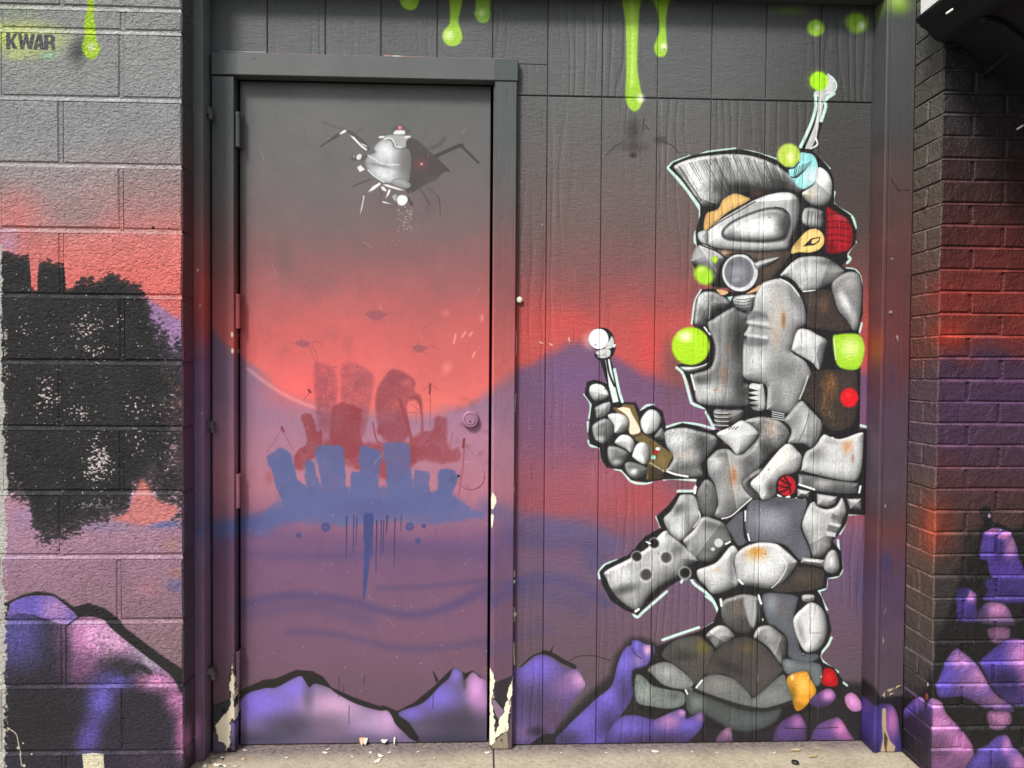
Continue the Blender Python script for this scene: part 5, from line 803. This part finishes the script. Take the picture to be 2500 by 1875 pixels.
def plain_mat(name, rgb, rough=.6, metal=0.0, var=.15, nscale=30, bmp=.0008, spec=.4):
    m, nt, b = nodes_of(name); v = geo_coord(nt); n = noise(nt, v, nscale, 5, .6)
    rp = N(nt, 'ShaderNodeValToRGB'); rp.color_ramp.elements[0].position = .3; rp.color_ramp.elements[1].position = .7
    rp.color_ramp.elements[0].color = tuple(c * (1 - var) for c in rgb) + (1,); rp.color_ramp.elements[1].color = tuple(min(1, c * (1 + var)) for c in rgb) + (1,)
    nt.links.new(n, rp.inputs[0]); nt.links.new(rp.outputs[0], b.inputs['Base Color'])
    b.inputs['Roughness'].default_value = rough; b.inputs['Metallic'].default_value = metal; b.inputs['Specular IOR Level'].default_value = spec
    bump(nt, b, n, bmp); return m
def concrete_mat():
    m, nt, b = nodes_of('sill_concrete'); v = geo_coord(nt)
    n1 = noise(nt, v, 7, 6, .65); n2 = noise(nt, v, 70, 5, .7); n3 = noise(nt, v, 28, 4, .6, .5)
    rp = N(nt, 'ShaderNodeValToRGB'); e = rp.color_ramp.elements; e[0].position = .28; e[0].color = (.15, .125, .095, 1); e[1].position = .62; e[1].color = (.54, .47, .35, 1)
    k = e.new(.45); k.color = (.40, .345, .255, 1)
    nt.links.new(math_(nt, 'ADD', math_(nt, 'MULTIPLY', n1, .45), math_(nt, 'MULTIPLY', n2, .55)), rp.inputs[0])
    g = N(nt, 'ShaderNodeNewGeometry'); sx = N(nt, 'ShaderNodeSeparateXYZ'); nt.links.new(g.outputs['Position'], sx.inputs[0])
    # overspray from the mural lies on the slab right along the wall foot
    d = math_(nt, 'ADD', sx.outputs['Y'], math_(nt, 'MULTIPLY', math_(nt, 'SUBTRACT', n3, .5), .09)); over = crange(nt, d, -.085, -.012)
    d2 = crange(nt, n2, .42, .58); over = math_(nt, 'MULTIPLY', over, crange(nt, d2, 0, 1, .55, .97))
    mx = N(nt, 'ShaderNodeMix', data_type='RGBA'); nt.links.new(over, mx.inputs[0]); nt.links.new(rp.outputs[0], mx.inputs[6]); mx.inputs[7].default_value = (.115, .085, .105, 1)
    pit = crange(nt, noise(nt, v, 120, 2, .5), .34, .30); mx2 = N(nt, 'ShaderNodeMix', data_type='RGBA'); nt.links.new(math_(nt, 'MULTIPLY', pit, .8), mx2.inputs[0]); nt.links.new(mx.outputs[2], mx2.inputs[6]); mx2.inputs[7].default_value = (.07, .06, .05, 1)
    nt.links.new(mx2.outputs[2], b.inputs['Base Color']); b.inputs['Roughness'].default_value = .9
    bump(nt, b, math_(nt, 'ADD', n2, n3), .004); return m
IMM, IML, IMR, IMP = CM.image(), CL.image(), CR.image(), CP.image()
M_SID = mural_mat('painted_siding', IMM, 'siding', .60); M_DOOR = mural_mat('painted_door_steel', IMM, 'door', .42); M_CAS = mural_mat('painted_casing', IMM, 'wood', .46)
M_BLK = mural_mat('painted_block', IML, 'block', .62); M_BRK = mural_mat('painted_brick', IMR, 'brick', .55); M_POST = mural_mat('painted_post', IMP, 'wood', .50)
M_CON = concrete_mat(); M_DARK = plain_mat('dark_gap', (.012, .011, .012), .8); M_CHIP = plain_mat('old_white_paint', (.78, .74, .63), .6, var=.1); M_LEAF = plain_mat('dry_leaf', (.50, .40, .23), .7)
M_PEB = plain_mat('black_pebble', (.012, .011, .012), .45); M_AWN = plain_mat('black_canvas', (.010, .011, .015), .75, bmp=.0004, nscale=220); M_AWN2 = plain_mat('dark_canopy_metal', (.03, .032, .036), .5); M_WHITE = plain_mat('white_highlight', (.86, .87, .86), .5, var=.03)
M_TAN = plain_mat('tan_paint_chip', (.55, .36, .22), .7); M_ASPH = plain_mat('alley_asphalt', (.055, .054, .053), .9, var=.35, nscale=60, bmp=.004); M_GREY = plain_mat('dark_grey_bracket', (.09, .085, .09), .5)

# ================================================================ building helpers
def put_uv(me, cv, off):
    if cv is None: return
    uvl = me.uv_layers.new(name='paint'); ox, oy, oz = off
    for p in me.polygons:
        side = abs(p.normal.x) > .7
        for li in p.loop_indices:
            c = me.vertices[me.loops[li].vertex_index].co
            uvl.data[li].uv = cv.uv(c.x + ox, c.y + oy, c.z + oz, side)
def mesh_obj(name, V, Fc, mat, parent=None, cv=None, smooth_=False):
    """V in world coordinates; the mesh is stored relative to its parent's foot"""
    off = Vector(parent['_base']) if parent is not None else Vector((0, 0, 0))
    me = bpy.data.meshes.new(name); me.from_pydata([tuple(Vector(v) - off) for v in V], [], Fc); me.update()
    bm = bmesh.new(); bm.from_mesh(me); bmesh.ops.recalc_face_normals(bm, faces=bm.faces[:]); bm.to_mesh(me); bm.free()
    put_uv(me, cv, off)
    if smooth_:
        for p in me.polygons: p.use_smooth = True
    me.materials.append(mat); o = bpy.data.objects.new(name, me); C.objects.link(o)
    o['_base'] = tuple(off)
    if parent is not None: o.parent = parent
    return o
def thing(name, label, cat, loc, group=None):
    o = bpy.data.objects.new(name, None); C.objects.link(o); o.location = loc; o.empty_display_size = .1; o['_base'] = tuple(loc); o['label'] = label; o['category'] = cat
    if group: o['group'] = group
    return o
def tag(o, label, cat, group=None):
    o['label'] = label; o['category'] = cat
    if group: o['group'] = group
    return o
def slab(x0, x1, z0, z1, yf, yb, bev=.003, jit=0.0):
    """a box standing in the wall with its front edges chamfered"""
    j = lambda: random.uniform(-jit, jit)
    b = bev; jx0, jx1, jz0, jz1 = [(j(), j()) for _ in range(4)]
    V = [(x0 + b + jx0[0], yf, z0 + b + jz0[0]), (x1 - b + jx1[0], yf, z0 + b + jz0[1]), (x1 - b + jx1[1], yf, z1 - b + jz1[1]), (x0 + b + jx0[1], yf, z1 - b + jz1[0]),
         (x0 + jx0[0], yf + b, z0 + jz0[0]), (x1 + jx1[0], yf + b, z0 + jz0[1]), (x1 + jx1[1], yf + b, z1 + jz1[1]), (x0 + jx0[1], yf + b, z1 + jz1[0]),
         (x0, yb, z0), (x1, yb, z0), (x1, yb, z1), (x0, yb, z1)]
    Fc = [(0, 1, 2, 3), (0, 4, 5, 1), (1, 5, 6, 2), (2, 6, 7, 3), (3, 7, 4, 0), (4, 8, 9, 5), (5, 9, 10, 6), (6, 10, 11, 7), (7, 11, 8, 4), (8, 11, 10, 9)]
    return V, Fc
def box(x0, x1, y0, y1, z0, z1):
    V = [(x, y, z) for z in (z0, z1) for y in (y0, y1) for x in (x0, x1)]
    return V, [(0, 1, 3, 2), (4, 6, 7, 5), (0, 4, 5, 1), (2, 3, 7, 6), (0, 2, 6, 4), (1, 5, 7, 3)]
def join(*vf):
    V, Fc = [], []
    for v, f in vf:
        k = len(V); V += list(v); Fc += [tuple(i + k for i in q) for q in f]
    return V, Fc
def tube(a, b, r, n=12, r2=None, cap=True):
    a, b = Vector(a), Vector(b); d = (b - a).normalized(); u = d.orthogonal().normalized(); w_ = d.cross(u); r2 = r if r2 is None else r2; V = []
    for p, q in ((a, r), (b, r2)):
        for i in range(n):
            t = 2 * math.pi * i / n; V.append(tuple(p + u * (q * math.cos(t)) + w_ * (q * math.sin(t))))
    Fc = [(i, (i + 1) % n, n + (i + 1) % n, n + i) for i in range(n)]
    if cap: Fc += [tuple(range(n)), tuple(range(2 * n - 1, n - 1, -1))]
    return V, Fc
def lathe(c, prof, n=28):
    """profile (radius, distance towards the viewer) turned round an axis that points out of the wall"""
    V, Fc = [], []
    for r, d in prof:
        for i in range(n):
            t = 2 * math.pi * i / n; V.append((c[0] + r * math.cos(t), c[1] - d, c[2] + r * math.sin(t)))
    for k in range(len(prof) - 1):
        for i in range(n): Fc.append((k * n + i, k * n + (i + 1) % n, (k + 1) * n + (i + 1) % n, (k + 1) * n + i))
    Fc.append(tuple(range((len(prof) - 1) * n, len(prof) * n))); return V, Fc

# ================================================================ ground
gr = mesh_obj('ground', *box(-14, 14, -30, .12, -.30, -.004), M_ASPH); gr['kind'] = 'structure'
XC = atx(1205, 1845, -.05)
sl_ = thing('pavement', '', '', (0, 0, 0)); del sl_['label']; del sl_['category']; sl_['kind'] = 'structure'
for x0, x1 in ((-3.2, XC - .003), (XC + .003, 3.2)):
    V, Fc = box(x0, x1, -.95, .115, -.12, 0); mesh_obj('concrete_slab', V, Fc, M_CON, sl_)

# ================================================================ siding
Z_SB = .004; Z_SEAM = atz(1700, 242, YS)
HEADB = .5 * (atz(1720, 3, YS) + atz(2130, 14, YS))     # underside of the header
XSL, XSR = atx(517, 937, YS), atx(2126, 500, YS)
gx = [atx(p, 60, YS) for p in (652.8, 794.6, 930.5, 1068, 1204)] + [atx(p, 937, YS) for p in (1331.5, 1463.5, 1597.5, 1728, 1859.5, 1990.5)]
XD0, XD1 = atx(586, 937, .02), atx(1194, 937, .02)       # door leaf
XCI, XCO = atx(1204, 937, -.022), atx(1257, 937, -.022)  # right casing
XCLO, XCLI = atx(517, 937, -.022), atx(571, 937, -.022)  # left casing
ZHT, ZHB = atz(900, 136, -.022), atz(900, 190, -.022)    # head casing
ZDT, ZDB = atz(890, 204, .02), atz(890, 1814, .02)
wall = thing('siding_wall', 'grooved plywood siding painted with a grey stone-like robot, drips and dusk sky', 'wall', (0, .02, 0))
edges = [XSL] + gx + [XSR]
GRV = .0012
bx_back = box(XSL - .05, XSR + .05, .0045, .020, ZHT - .01, TOPZ)
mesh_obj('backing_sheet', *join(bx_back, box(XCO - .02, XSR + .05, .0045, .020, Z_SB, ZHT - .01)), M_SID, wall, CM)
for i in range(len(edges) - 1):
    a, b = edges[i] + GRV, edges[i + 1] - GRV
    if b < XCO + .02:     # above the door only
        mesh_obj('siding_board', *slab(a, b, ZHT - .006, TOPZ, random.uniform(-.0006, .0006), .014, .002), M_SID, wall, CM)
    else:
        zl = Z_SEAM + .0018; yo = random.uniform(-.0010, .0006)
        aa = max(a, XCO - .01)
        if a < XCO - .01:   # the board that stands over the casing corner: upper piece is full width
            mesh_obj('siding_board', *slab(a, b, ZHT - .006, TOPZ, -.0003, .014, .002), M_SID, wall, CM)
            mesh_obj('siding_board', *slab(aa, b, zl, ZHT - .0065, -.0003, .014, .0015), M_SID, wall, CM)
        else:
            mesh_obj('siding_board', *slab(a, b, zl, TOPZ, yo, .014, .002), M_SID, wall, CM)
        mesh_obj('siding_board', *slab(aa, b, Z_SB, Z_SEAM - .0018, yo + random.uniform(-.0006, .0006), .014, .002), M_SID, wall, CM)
V, Fc = lathe((atx(1268, 733, 0), .0, atz(1268, 733, 0)), [(.004, 0), (.004, .006), (.009, .007), (.010, .010), (.006, .0125), (.001, .013)], 14); mesh_obj('paint_blister', V, Fc, M_CHIP, wall, None, True)

# header over the opening
hd = thing('header_beam', 'dark header beam across the top of the boarded opening', 'beam', (0, YP + .03, HEADB))
mesh_obj('beam', *slab(atx(469, 500, YP) - .02, atx(2225, 500, YP) + .02, HEADB, TOPZ, YP + .002, -.003, .003), M_POST, hd, CP)

# posts
def post(label, xf0, xf1, xin, side):
    t = thing('timber_post', label, 'post', ((xf0 + xf1) / 2, YP + .03, 0))
    V, Fc = slab(min(xf0, xf1), max(xf0, xf1), 0.001, HEADB - .001, YP, .012, .003)
    mesh_obj('post_board', V, Fc, M_POST, t, CP); return t
pL = post('narrow timber post beside the block pier with three small bracket hooks', atx(469, 900, YP), atx(496.5, 900, YP), 0, 1)
for px, py in ((510, 276), (515, 1040), (516, 1641)):
    x, z = atx(px, py, -.035), atz(px, py, -.035)
    mesh_obj('bracket', *join(box(atx(496.5, 900, YP) - .001, x + .010, -.046, -.028, z - .004, z + .014), tube((x + .007, -.040, z - .020), (x + .007, -.040, z + .006), .0065, 10)), M_GREY, pL)
xa, xb, xc_ = atx(2158, 500, YP), atx(2171, 500, YP), atx(2222, 700, YP)
pR = post('wide timber post beside the brick pier with peeling paint at its foot', xa + .012, xc_ + .004, 0, -1)
mesh_obj('bead_strip', *slab(xa - .002, xa + .0115, .001, HEADB - .0015, YP - .004, .012, .003), M_POST, pR, CP)
for px, py, s_ in ((2171, 1692, .007), (2186, 1674, .009)):     # curled flakes standing off the post
    x, z = atx(px, py, YP), atz(px, py, YP)
    V = [(x, YP - .0005, z - s_), (x + s_ * .7, YP - .004, z - s_ * .2), (x + s_ * 1.5, YP - .008, z + s_ * .5), (x + s_ * .3, YP - .003, z + s_ * .1)]; V += [(a, b - .0012, c) for a, b, c in V]
    mesh_obj('paint_flake', V, [(0, 1, 2, 3), (4, 7, 6, 5), (0, 4, 5, 1), (1, 5, 6, 2), (2, 6, 7, 3), (3, 7, 4, 0)], M_LEAF, pR)

# ================================================================ door frame and door
fr = thing('door_frame', 'flat painted casing and jambs round the door with bare white patches low down', 'door frame', ((XCLI + XCI) / 2, 0, 0))
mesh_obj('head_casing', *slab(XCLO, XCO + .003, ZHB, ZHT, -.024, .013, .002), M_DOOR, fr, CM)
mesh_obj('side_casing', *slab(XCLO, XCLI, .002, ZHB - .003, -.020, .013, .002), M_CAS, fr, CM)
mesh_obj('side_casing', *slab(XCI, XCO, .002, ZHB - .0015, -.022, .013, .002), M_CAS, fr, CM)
mesh_obj('jamb', *slab(XCLI - .004, XD0 - .0075, .002, ZHB + .002, .0136, .075, .002), M_CAS, fr, CM)
mesh_obj('jamb', *slab(XD1 + .0085, XCI + .004, .002, ZHB + .002, -.008, .075, .002), M_CAS, fr, CM)
mesh_obj('head_jamb', *box(XD0 - .0045, XD1 + .0065, .0135, .075, ZHB + .0005, ZHB + .02), M_DARK, fr)  # near-black colour for jamb and stop carries the shade of the gap
mesh_obj('door_stop', *join(box(XD0 - .004, XD0 + .012, .066, .08, .004, ZHB), box(XD1 - .012, XD1 + .006, .066, .08, .004, ZHB), box(XD0 + .013, XD1 - .013, .066, .08, ZDT - .012, ZHB)), M_DARK, fr)
for px, py, sx, sz, rz in ((541, 1735, .012, .016, 1), (532, 1762, .010, .014, -1), (566, 1700, .006, .022, 1), (1236, 1710, .008, .020, 1), (1246, 1665, .006, .024, 1), (1205, 1700, .006, .018, -1), (1225, 1775, .010, .010, 1), (1262, 1270, .004, .02, -1)):
    x, z = atx(px, py, -.022), atz(px, py, -.022); V = []     # paint curling off the casing
    for i in range(4):
        t = i / 3; V += [(x + rz * sx * t, -.0205 - .010 * t * t, z - sz * (.5 - .1 * t)), (x + rz * sx * (t * .8), -.0205 - .008 * t * t, z + sz * (.5 - .25 * t))]
    V += [(a, b - .0009, c) for a, b, c in V]; Q = []
    for i in range(3): Q += [(2 * i, 2 * i + 2, 2 * i + 3, 2 * i + 1), (8 + 2 * i, 9 + 2 * i, 11 + 2 * i, 10 + 2 * i), (2 * i, 8 + 2 * i, 10 + 2 * i, 2 * i + 2), (2 * i + 1, 2 * i + 3, 11 + 2 * i, 9 + 2 * i)]
    mesh_obj('curled_paint', V, Q + [(6, 14, 15, 7)], M_CAS, fr, CM)
mesh_obj('dark_interior', *box(XCLO - .02, XCO + .02, .10, .112, .0, ZHT + .05), M_DARK, fr)
dr = thing('door', 'painted steel door with flying machine, blue drip skyline and purple mounds', 'door', ((XD0 + XD1) / 2, .04, ZDB))
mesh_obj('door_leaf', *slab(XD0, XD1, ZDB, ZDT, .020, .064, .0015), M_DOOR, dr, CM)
mesh_obj('bottom_sweep', *box(XD0 + .004, XD1 - .004, .034, .060, .004, ZDB - .0005), M_DARK, dr)
for py in (317, 760, 1198, 1630):
    x, z = atx(580.5, py, -.004), atz(580.5, py, -.004); hh = .052
    h_ = mesh_obj('hinge', *join(tube((x, -.006, z - hh), (x, -.006, z + hh * .78), .0072, 14), tube((x, -.006, z + hh * .79), (x, -.006, z + hh), .0078, 14), box(x - .001, XD0 + .012, .0135, .0195, z - hh, z + hh), box(x - .0022, x + .0022, -.002, .018, z - hh, z + hh)), M_DOOR, dr, CM, False)
    if py in (317, 1198, 760):
        mesh_obj('bare_edge', *box(x - .0095, x - .0073, -.009, -.004, z - hh * .75, z + hh * .6), M_CHIP, h_)
lx, lz = atx(1148.5, 1024, .02), atz(1148.5, 1024, .02)
lk = mesh_obj('deadbolt', *lathe((lx, .020, lz), [(.0270, 0), (.0272, .004), (.0255, .010), (.0235, .0155), (.0185, .0165), (.0178, .0150)], 36), M_DOOR, dr, CM, True)
mesh_obj('lock_cylinder', *lathe((lx, .0055, lz), [(.0165, 0), (.0165, .003), (.0150, .0042)], 30), M_DOOR, lk, CM)
mesh_obj('key_slot', *lathe((lx - .0005, .0014, lz - .0055), [(.0030, 0), (.0028, .0004)], 10), M_DARK, lk)
px_, pz_ = atx(1149, 1161, .02), atz(1149, 1161, .02)
cp = mesh_obj('cover_plate', *lathe((px_, .020, pz_), [(.0440, 0), (.0440, .0012), (.0432, .0020)], 48), M_DOOR, dr, CM)
for s in (-1, 1): mesh_obj('screw', *lathe((px_ + s * .0375, .018, pz_ - .001), [(.0042, 0), (.0042, .0006), (.0030, .0016), (.0012, .0010)], 12), M_DARK if s < 0 else M_DOOR, cp, CM)
for px, py, w_, h_, mt in ((884, 1824, .018, .022, M_TAN), (892, 1834, .014, .018, M_CHIP), (963, 1828, .005, .022, M_CHIP), (938, 1812, .020, .006, M_CHIP)):
    x, z = atx(px, py, .015), max(atz(px, py, .015), .014)
    V = [(x - w_ / 2, .018, z + h_ * .4), (x, .016, z + h_ * .5), (x + w_ / 2, .018, z + h_ * .45), (x + w_ * .35, .011, z - h_ * .1), (x + w_ * .1, .006, z - h_ * .4), (x - w_ * .3, .010, z - h_ * .2)]
    V += [(a, b - .0015, c) for a, b, c in V]; n = 6
    mesh_obj('hanging_paint_flake', V, [tuple(range(n)), tuple(range(2 * n - 1, n - 1, -1))] + [(i, (i + 1) % n, n + (i + 1) % n, n + i) for i in range(n)], mt, dr)

def bed(x0, x1, xc, sg, yf, depth, z0, z1, deep, shallow):
    """a struck mortar bed: set back under the unit above, nearly flush over the unit below, turned round the pier corner"""
    xe = xc - sg * deep; xs_ = xc - sg * shallow; far = x0 if sg > 0 else x1; m = .5 * (z0 + z1) + .2 * (z1 - z0)
    V = [(far, yf + shallow, z0), (xs_, yf + shallow, z0), (xs_, yf + depth, z0), (far, yf + deep, m), (xe, yf + deep, m), (xe, yf + depth, m), (far, yf + deep, z1), (xe, yf + deep, z1), (xe, yf + depth, z1)]
    return V, [(0, 1, 4, 3), (1, 2, 5, 4), (3, 4, 7, 6), (4, 5, 8, 7)]
# ================================================================ block pier
bw = thing('block_wall', 'rough concrete block pier with stencilled tag, black skyline and pink mound', 'wall', (XLC - .3, YL + .15, 0))
rows_px = [-307, -144, 20, 76, 241, 404, 563, 723, 885, 1045, 1203, 1359, 1518, 1675, 1838, 2000]
zr = [atz(222, p, YL) for p in rows_px]
lr = {1: 150, 2: 300, 3: 296, 4: 148, 5: 296, 6: 150, 7: 298, 8: 148, 9: 297, 10: 150, 11: 290, 12: 155, 13: 302, 14: 155, 0: 296}
XL0 = atx(-560, 900, YL); J = .0060; YB = 0.02
bl_unit = atx(296, 900, YL) - atx(0, 900, YL)
zbot = 0.0
mesh_obj('mortar', *join(box(XL0, XLC - .006, YL + .0065, YB, zbot + .0005, TOPZ)), M_BLK, bw, CL)
for k in range(len(zr) - 1):
    z1, z0 = zr[k], max(zr[k + 1], 0.002)
    if z1 < .01: continue
    z1 = min(z1, TOPZ)
    mesh_obj('bed_joint', *bed(XL0, XLC, XLC, 1, YL, YP - YL + .01, z0 - J - .0015, z0 + J + .001, .0032, .0006), M_BLK, bw, CL)
    xj = atx(lr[k], .5 * (rows_px[k] + rows_px[k + 1]), YL); xs = [xj]
    while xs[0] > XL0: xs.insert(0, xs[0] - bl_unit)
    xs[0] = XL0; xs.append(XLC)
    for i in range(len(xs) - 1):
        a, b = xs[i] + (.0045 if i else 0), xs[i + 1] - (.0045 if i < len(xs) - 2 else 0)
        if b - a < .03: continue
        V, Fc = slab(a, b, z0 + J, z1 - J, YL + random.uniform(-.0008, .0008), YB, .0045, .0016)
        mesh_obj('block', V, Fc, M_BLK, bw, CL)
        if i < len(xs) - 2: mesh_obj('head_joint', *slab(b - .0006, b + .0096, z0 + .003, z1 - .003, YL + (.0012 if k in (5, 6, 10) else .0022), YL + .0064, .0008), M_BLK, bw, CL)

# ================================================================ brick pier
br = thing('brick_wall', 'dark painted brick pier with red haze and a heap of purple rocks', 'wall', (XRC + .5, YR + .15, 0))
DEP = YP - YR + .012; XR1 = atx(2500, 900, YR) + .60
z_ref = atz(2310, 874, YR); dz = (atz(2310, 500, YR) - atz(2310, 1359, YR)) / 16.0
hdr, stt = atx(2364, 900, YR) - XRC, atx(2442, 900, YR) - XRC
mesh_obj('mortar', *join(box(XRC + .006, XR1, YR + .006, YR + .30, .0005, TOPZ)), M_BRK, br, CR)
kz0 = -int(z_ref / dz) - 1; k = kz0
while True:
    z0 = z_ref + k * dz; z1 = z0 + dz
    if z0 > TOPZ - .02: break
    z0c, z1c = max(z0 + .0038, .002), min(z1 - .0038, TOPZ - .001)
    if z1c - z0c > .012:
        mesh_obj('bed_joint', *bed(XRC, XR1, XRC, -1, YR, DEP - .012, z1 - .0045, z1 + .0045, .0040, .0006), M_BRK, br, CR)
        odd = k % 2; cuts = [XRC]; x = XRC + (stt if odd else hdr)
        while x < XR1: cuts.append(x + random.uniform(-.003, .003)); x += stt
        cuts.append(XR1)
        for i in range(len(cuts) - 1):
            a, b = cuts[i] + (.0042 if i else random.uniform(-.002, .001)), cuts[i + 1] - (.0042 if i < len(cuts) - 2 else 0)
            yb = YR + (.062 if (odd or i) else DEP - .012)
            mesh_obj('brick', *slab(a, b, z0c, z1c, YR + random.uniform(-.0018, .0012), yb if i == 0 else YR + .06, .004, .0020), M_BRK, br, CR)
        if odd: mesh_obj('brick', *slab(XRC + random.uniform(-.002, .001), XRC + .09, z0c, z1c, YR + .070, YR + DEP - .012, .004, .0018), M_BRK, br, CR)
    k += 1

# ================================================================ canopy over the brick pier
cn = thing('canopy', 'black canopy with curved end hanging over the brick pier', 'awning', tuple(at(2310, 97, YR - .01)))
prof = [at(p, q, YR - .012) for p, q in ((2244, 42), (2257, 58), (2272, 68), (2284, 84), (2294, 93), (2308, 97), (2330, 98), (2352, 106), (2384, 130), (2420, 162), (2500, 214))]
prof += [Vector((XR1 + .2, YR - .012, prof[-1].z - .10))]
def extrude(P, y0, y1, drop, th):
    V = []
    for p in P: V.append((p.x, y0, p.z))
    for p in P: V.append((p.x, y1, p.z + drop))
    for p in P: V.append((p.x, y0, p.z + th))
    for p in P: V.append((p.x, y1, p.z + drop + th))
    n = len(P); Fc = []
    for i in range(n - 1): Fc += [(i, i + 1, n + i + 1, n + i), (2 * n + i, 3 * n + i, 3 * n + i + 1, 2 * n + i + 1), (i, 2 * n + i, 2 * n + i + 1, i + 1), (n + i, n + i + 1, 3 * n + i + 1, 3 * n + i)]
    Fc += [(0, n, 3 * n, 2 * n), (n - 1, 3 * n - 1, 4 * n - 1, 2 * n - 1)]; return V, Fc
mesh_obj('canopy_sheet', *extrude(prof, YR + .006, YR - 1.5, -.07, .006), M_AWN, cn)
a, b = at(2250, 36, YR - .03), at(2266, -60, YR - .03)
mesh_obj('sky_highlight', *box(atx(2252, 20, YR - .02), atx(2252, 20, YR - .02) + .004, YR - .35, YR - .012, prof[0].z + .008, prof[0].z + .16), M_WHITE, cn)  # added white panel in place of a sky highlight on the canopy
for dy in (.16, .34, .62, .94):
    V, Fc = extrude([Vector((p.x, 0, p.z - .05 * dy - .016)) for p in prof[5:]], YR - dy - .018, YR - dy, 0, .012); mesh_obj('rib', V, Fc, M_AWN, cn)
mesh_obj('brace', *tube(at(2401, 182, YR - .004), at(2500, 99, YR - .145) , .0060, 10), M_AWN, cn)
for px, py, y in ((2318, 28, YR - .16), (2490, 311, YR - .012)):
    c = at(px, py, y); d = Vector((.0075, -.002, .0052)); mesh_obj('clip', *tube(c - d, c + d, .0028, 8), M_WHITE, cn)  # added white slips in place of slits of light

# ================================================================ litter on the slab
def chip(px, py, size, mat, name, label, cat, group, rot=0.0, curl=.25):
    y = -.02
    d = ray(px, py); t = (0.001 - CAM[2]) / d[2]; p = CAM + d * t
    if p[1] > -.004: p = np.array([p[0], -.006 - random.random() * .006, 0])
    n = random.randint(6, 8); V = []
    for i in range(n):
        an = 2 * math.pi * i / n + random.uniform(-.25, .25); r = size * random.uniform(.65, 1.15)
        u, v = r * math.cos(an), r * .55 * math.sin(an); x = u * math.cos(rot) - v * math.sin(rot); yy = u * math.sin(rot) + v * math.cos(rot)
        V.append((p[0] + x, min(p[1] + yy, -.003), .0012 + curl * abs(u) * random.uniform(.2, 1.0)))
    V += [(a, b, c + .0012) for a, b, c in V]
    o = mesh_obj(name, V, [tuple(range(n)), tuple(range(2 * n - 1, n - 1, -1))] + [(i, (i + 1) % n, n + (i + 1) % n, n + i) for i in range(n)], mat)
    tag(o, label, cat, group); return o
lab = 'small white paint chip lying on the sill below the door'
for px, py, s in ((598, 1828, .006), (605, 1826, .004), (802, 1826, .008), (792, 1838, .011), (930, 1846, .012), (905, 1838, .007), (950, 1838, .006), (920, 1860, .014), (700, 1850, .005), (1060, 1850, .004), (860, 1848, .005), (1020, 1836, .005)):
    chip(px, py, s, M_CHIP, 'paint_chip', lab, 'paint chip', 'paint chips on the sill below the door', random.uniform(-1, 1))
lab = 'pale paint flake in the litter at the foot of the left door casing'
for i in range(16):
    mt, cw = random.choice(((M_CHIP, 'white'), (M_CHIP, 'white'), (M_TAN, 'tan'), (M_GREY, 'dark grey')))
    chip(random.uniform(497, 600), random.uniform(1846, 1874), random.uniform(.004, .009), mt, 'paint_chip', lab.replace('pale', cw), 'paint chip', 'litter at the left casing foot', random.uniform(-1, 1), .5)
lab = 'small pale paint chip along the foot of the grooved siding'
for px, py, s in ((1600, 1835, .014), (1190, 1838, .010), (1370, 1838, .003), (1480, 1838, .004), (1690, 1836, .004), (1750, 1838, .004), (1890, 1838, .006), (1560, 1833, .003)):
    chip(px, py, s, M_CHIP, 'paint_chip', lab, 'paint chip', 'paint chips along the siding foot', random.uniform(-.3, .3))
def leaf(px, py, s, label, rot):
    d = ray(px, py); t = (0.001 - CAM[2]) / d[2]; p = CAM + d * t; p[1] = min(p[1], -.02)
    ol = [(-1, 0), (-.6, .28), (-.2, .18), (.1, .42), (.35, .2), (1, .1), (.5, -.1), (.3, -.35), (-.1, -.2), (-.5, -.3)]; V = []
    for u, v in ol:
        x = s * (u * math.cos(rot) - v * math.sin(rot)); y = s * (u * math.sin(rot) + v * math.cos(rot)); V.append((p[0] + x, min(p[1] + y, -.004), .002 + s * .35 * abs(v) + s * .1 * abs(u)))
    V += [(a, b, c + .0008) for a, b, c in V]; n = len(ol)
    o = mesh_obj('dry_leaf', V, [tuple(range(n)), tuple(range(2 * n - 1, n - 1, -1))] + [(i, (i + 1) % n, n + (i + 1) % n, n + i) for i in range(n)], M_LEAF); tag(o, label, 'leaf')
leaf(1945, 1833, .020, 'smooth tan dry leaf close against the siding foot', .1); leaf(1985, 1848, .019, 'jagged tan dry leaf lying beside the black pebble', .25); leaf(1996, 1829, .010, 'tiny curled dry leaf near the wide post', -.2)
bm = bmesh.new(); bmesh.ops.create_icosphere(bm, subdivisions=3, radius=1.0)
d = ray(1941, 1862); t = (0.004 - CAM[2]) / d[2]; p = CAM + d * t
for v in bm.verts:
    f = 1 + .12 * math.sin(v.co.x * 3 + 1) * math.cos(v.co.y * 2.4); v.co = Vector((v.co.x * .0125 * f, v.co.y * .010 * f, v.co.z * .006 * f))
me = bpy.data.meshes.new('black_pebble'); bm.to_mesh(me); bm.free()
for q in me.polygons: q.use_smooth = True
me.materials.append(M_PEB); o = bpy.data.objects.new('black_pebble', me); C.objects.link(o); o.location = (p[0], p[1], .0055); o.rotation_euler = (0, 0, -.5); tag(o, 'small black oval pebble on the concrete sill', 'pebble')
for o in bpy.data.objects:
    if '_base' in o: del o['_base']
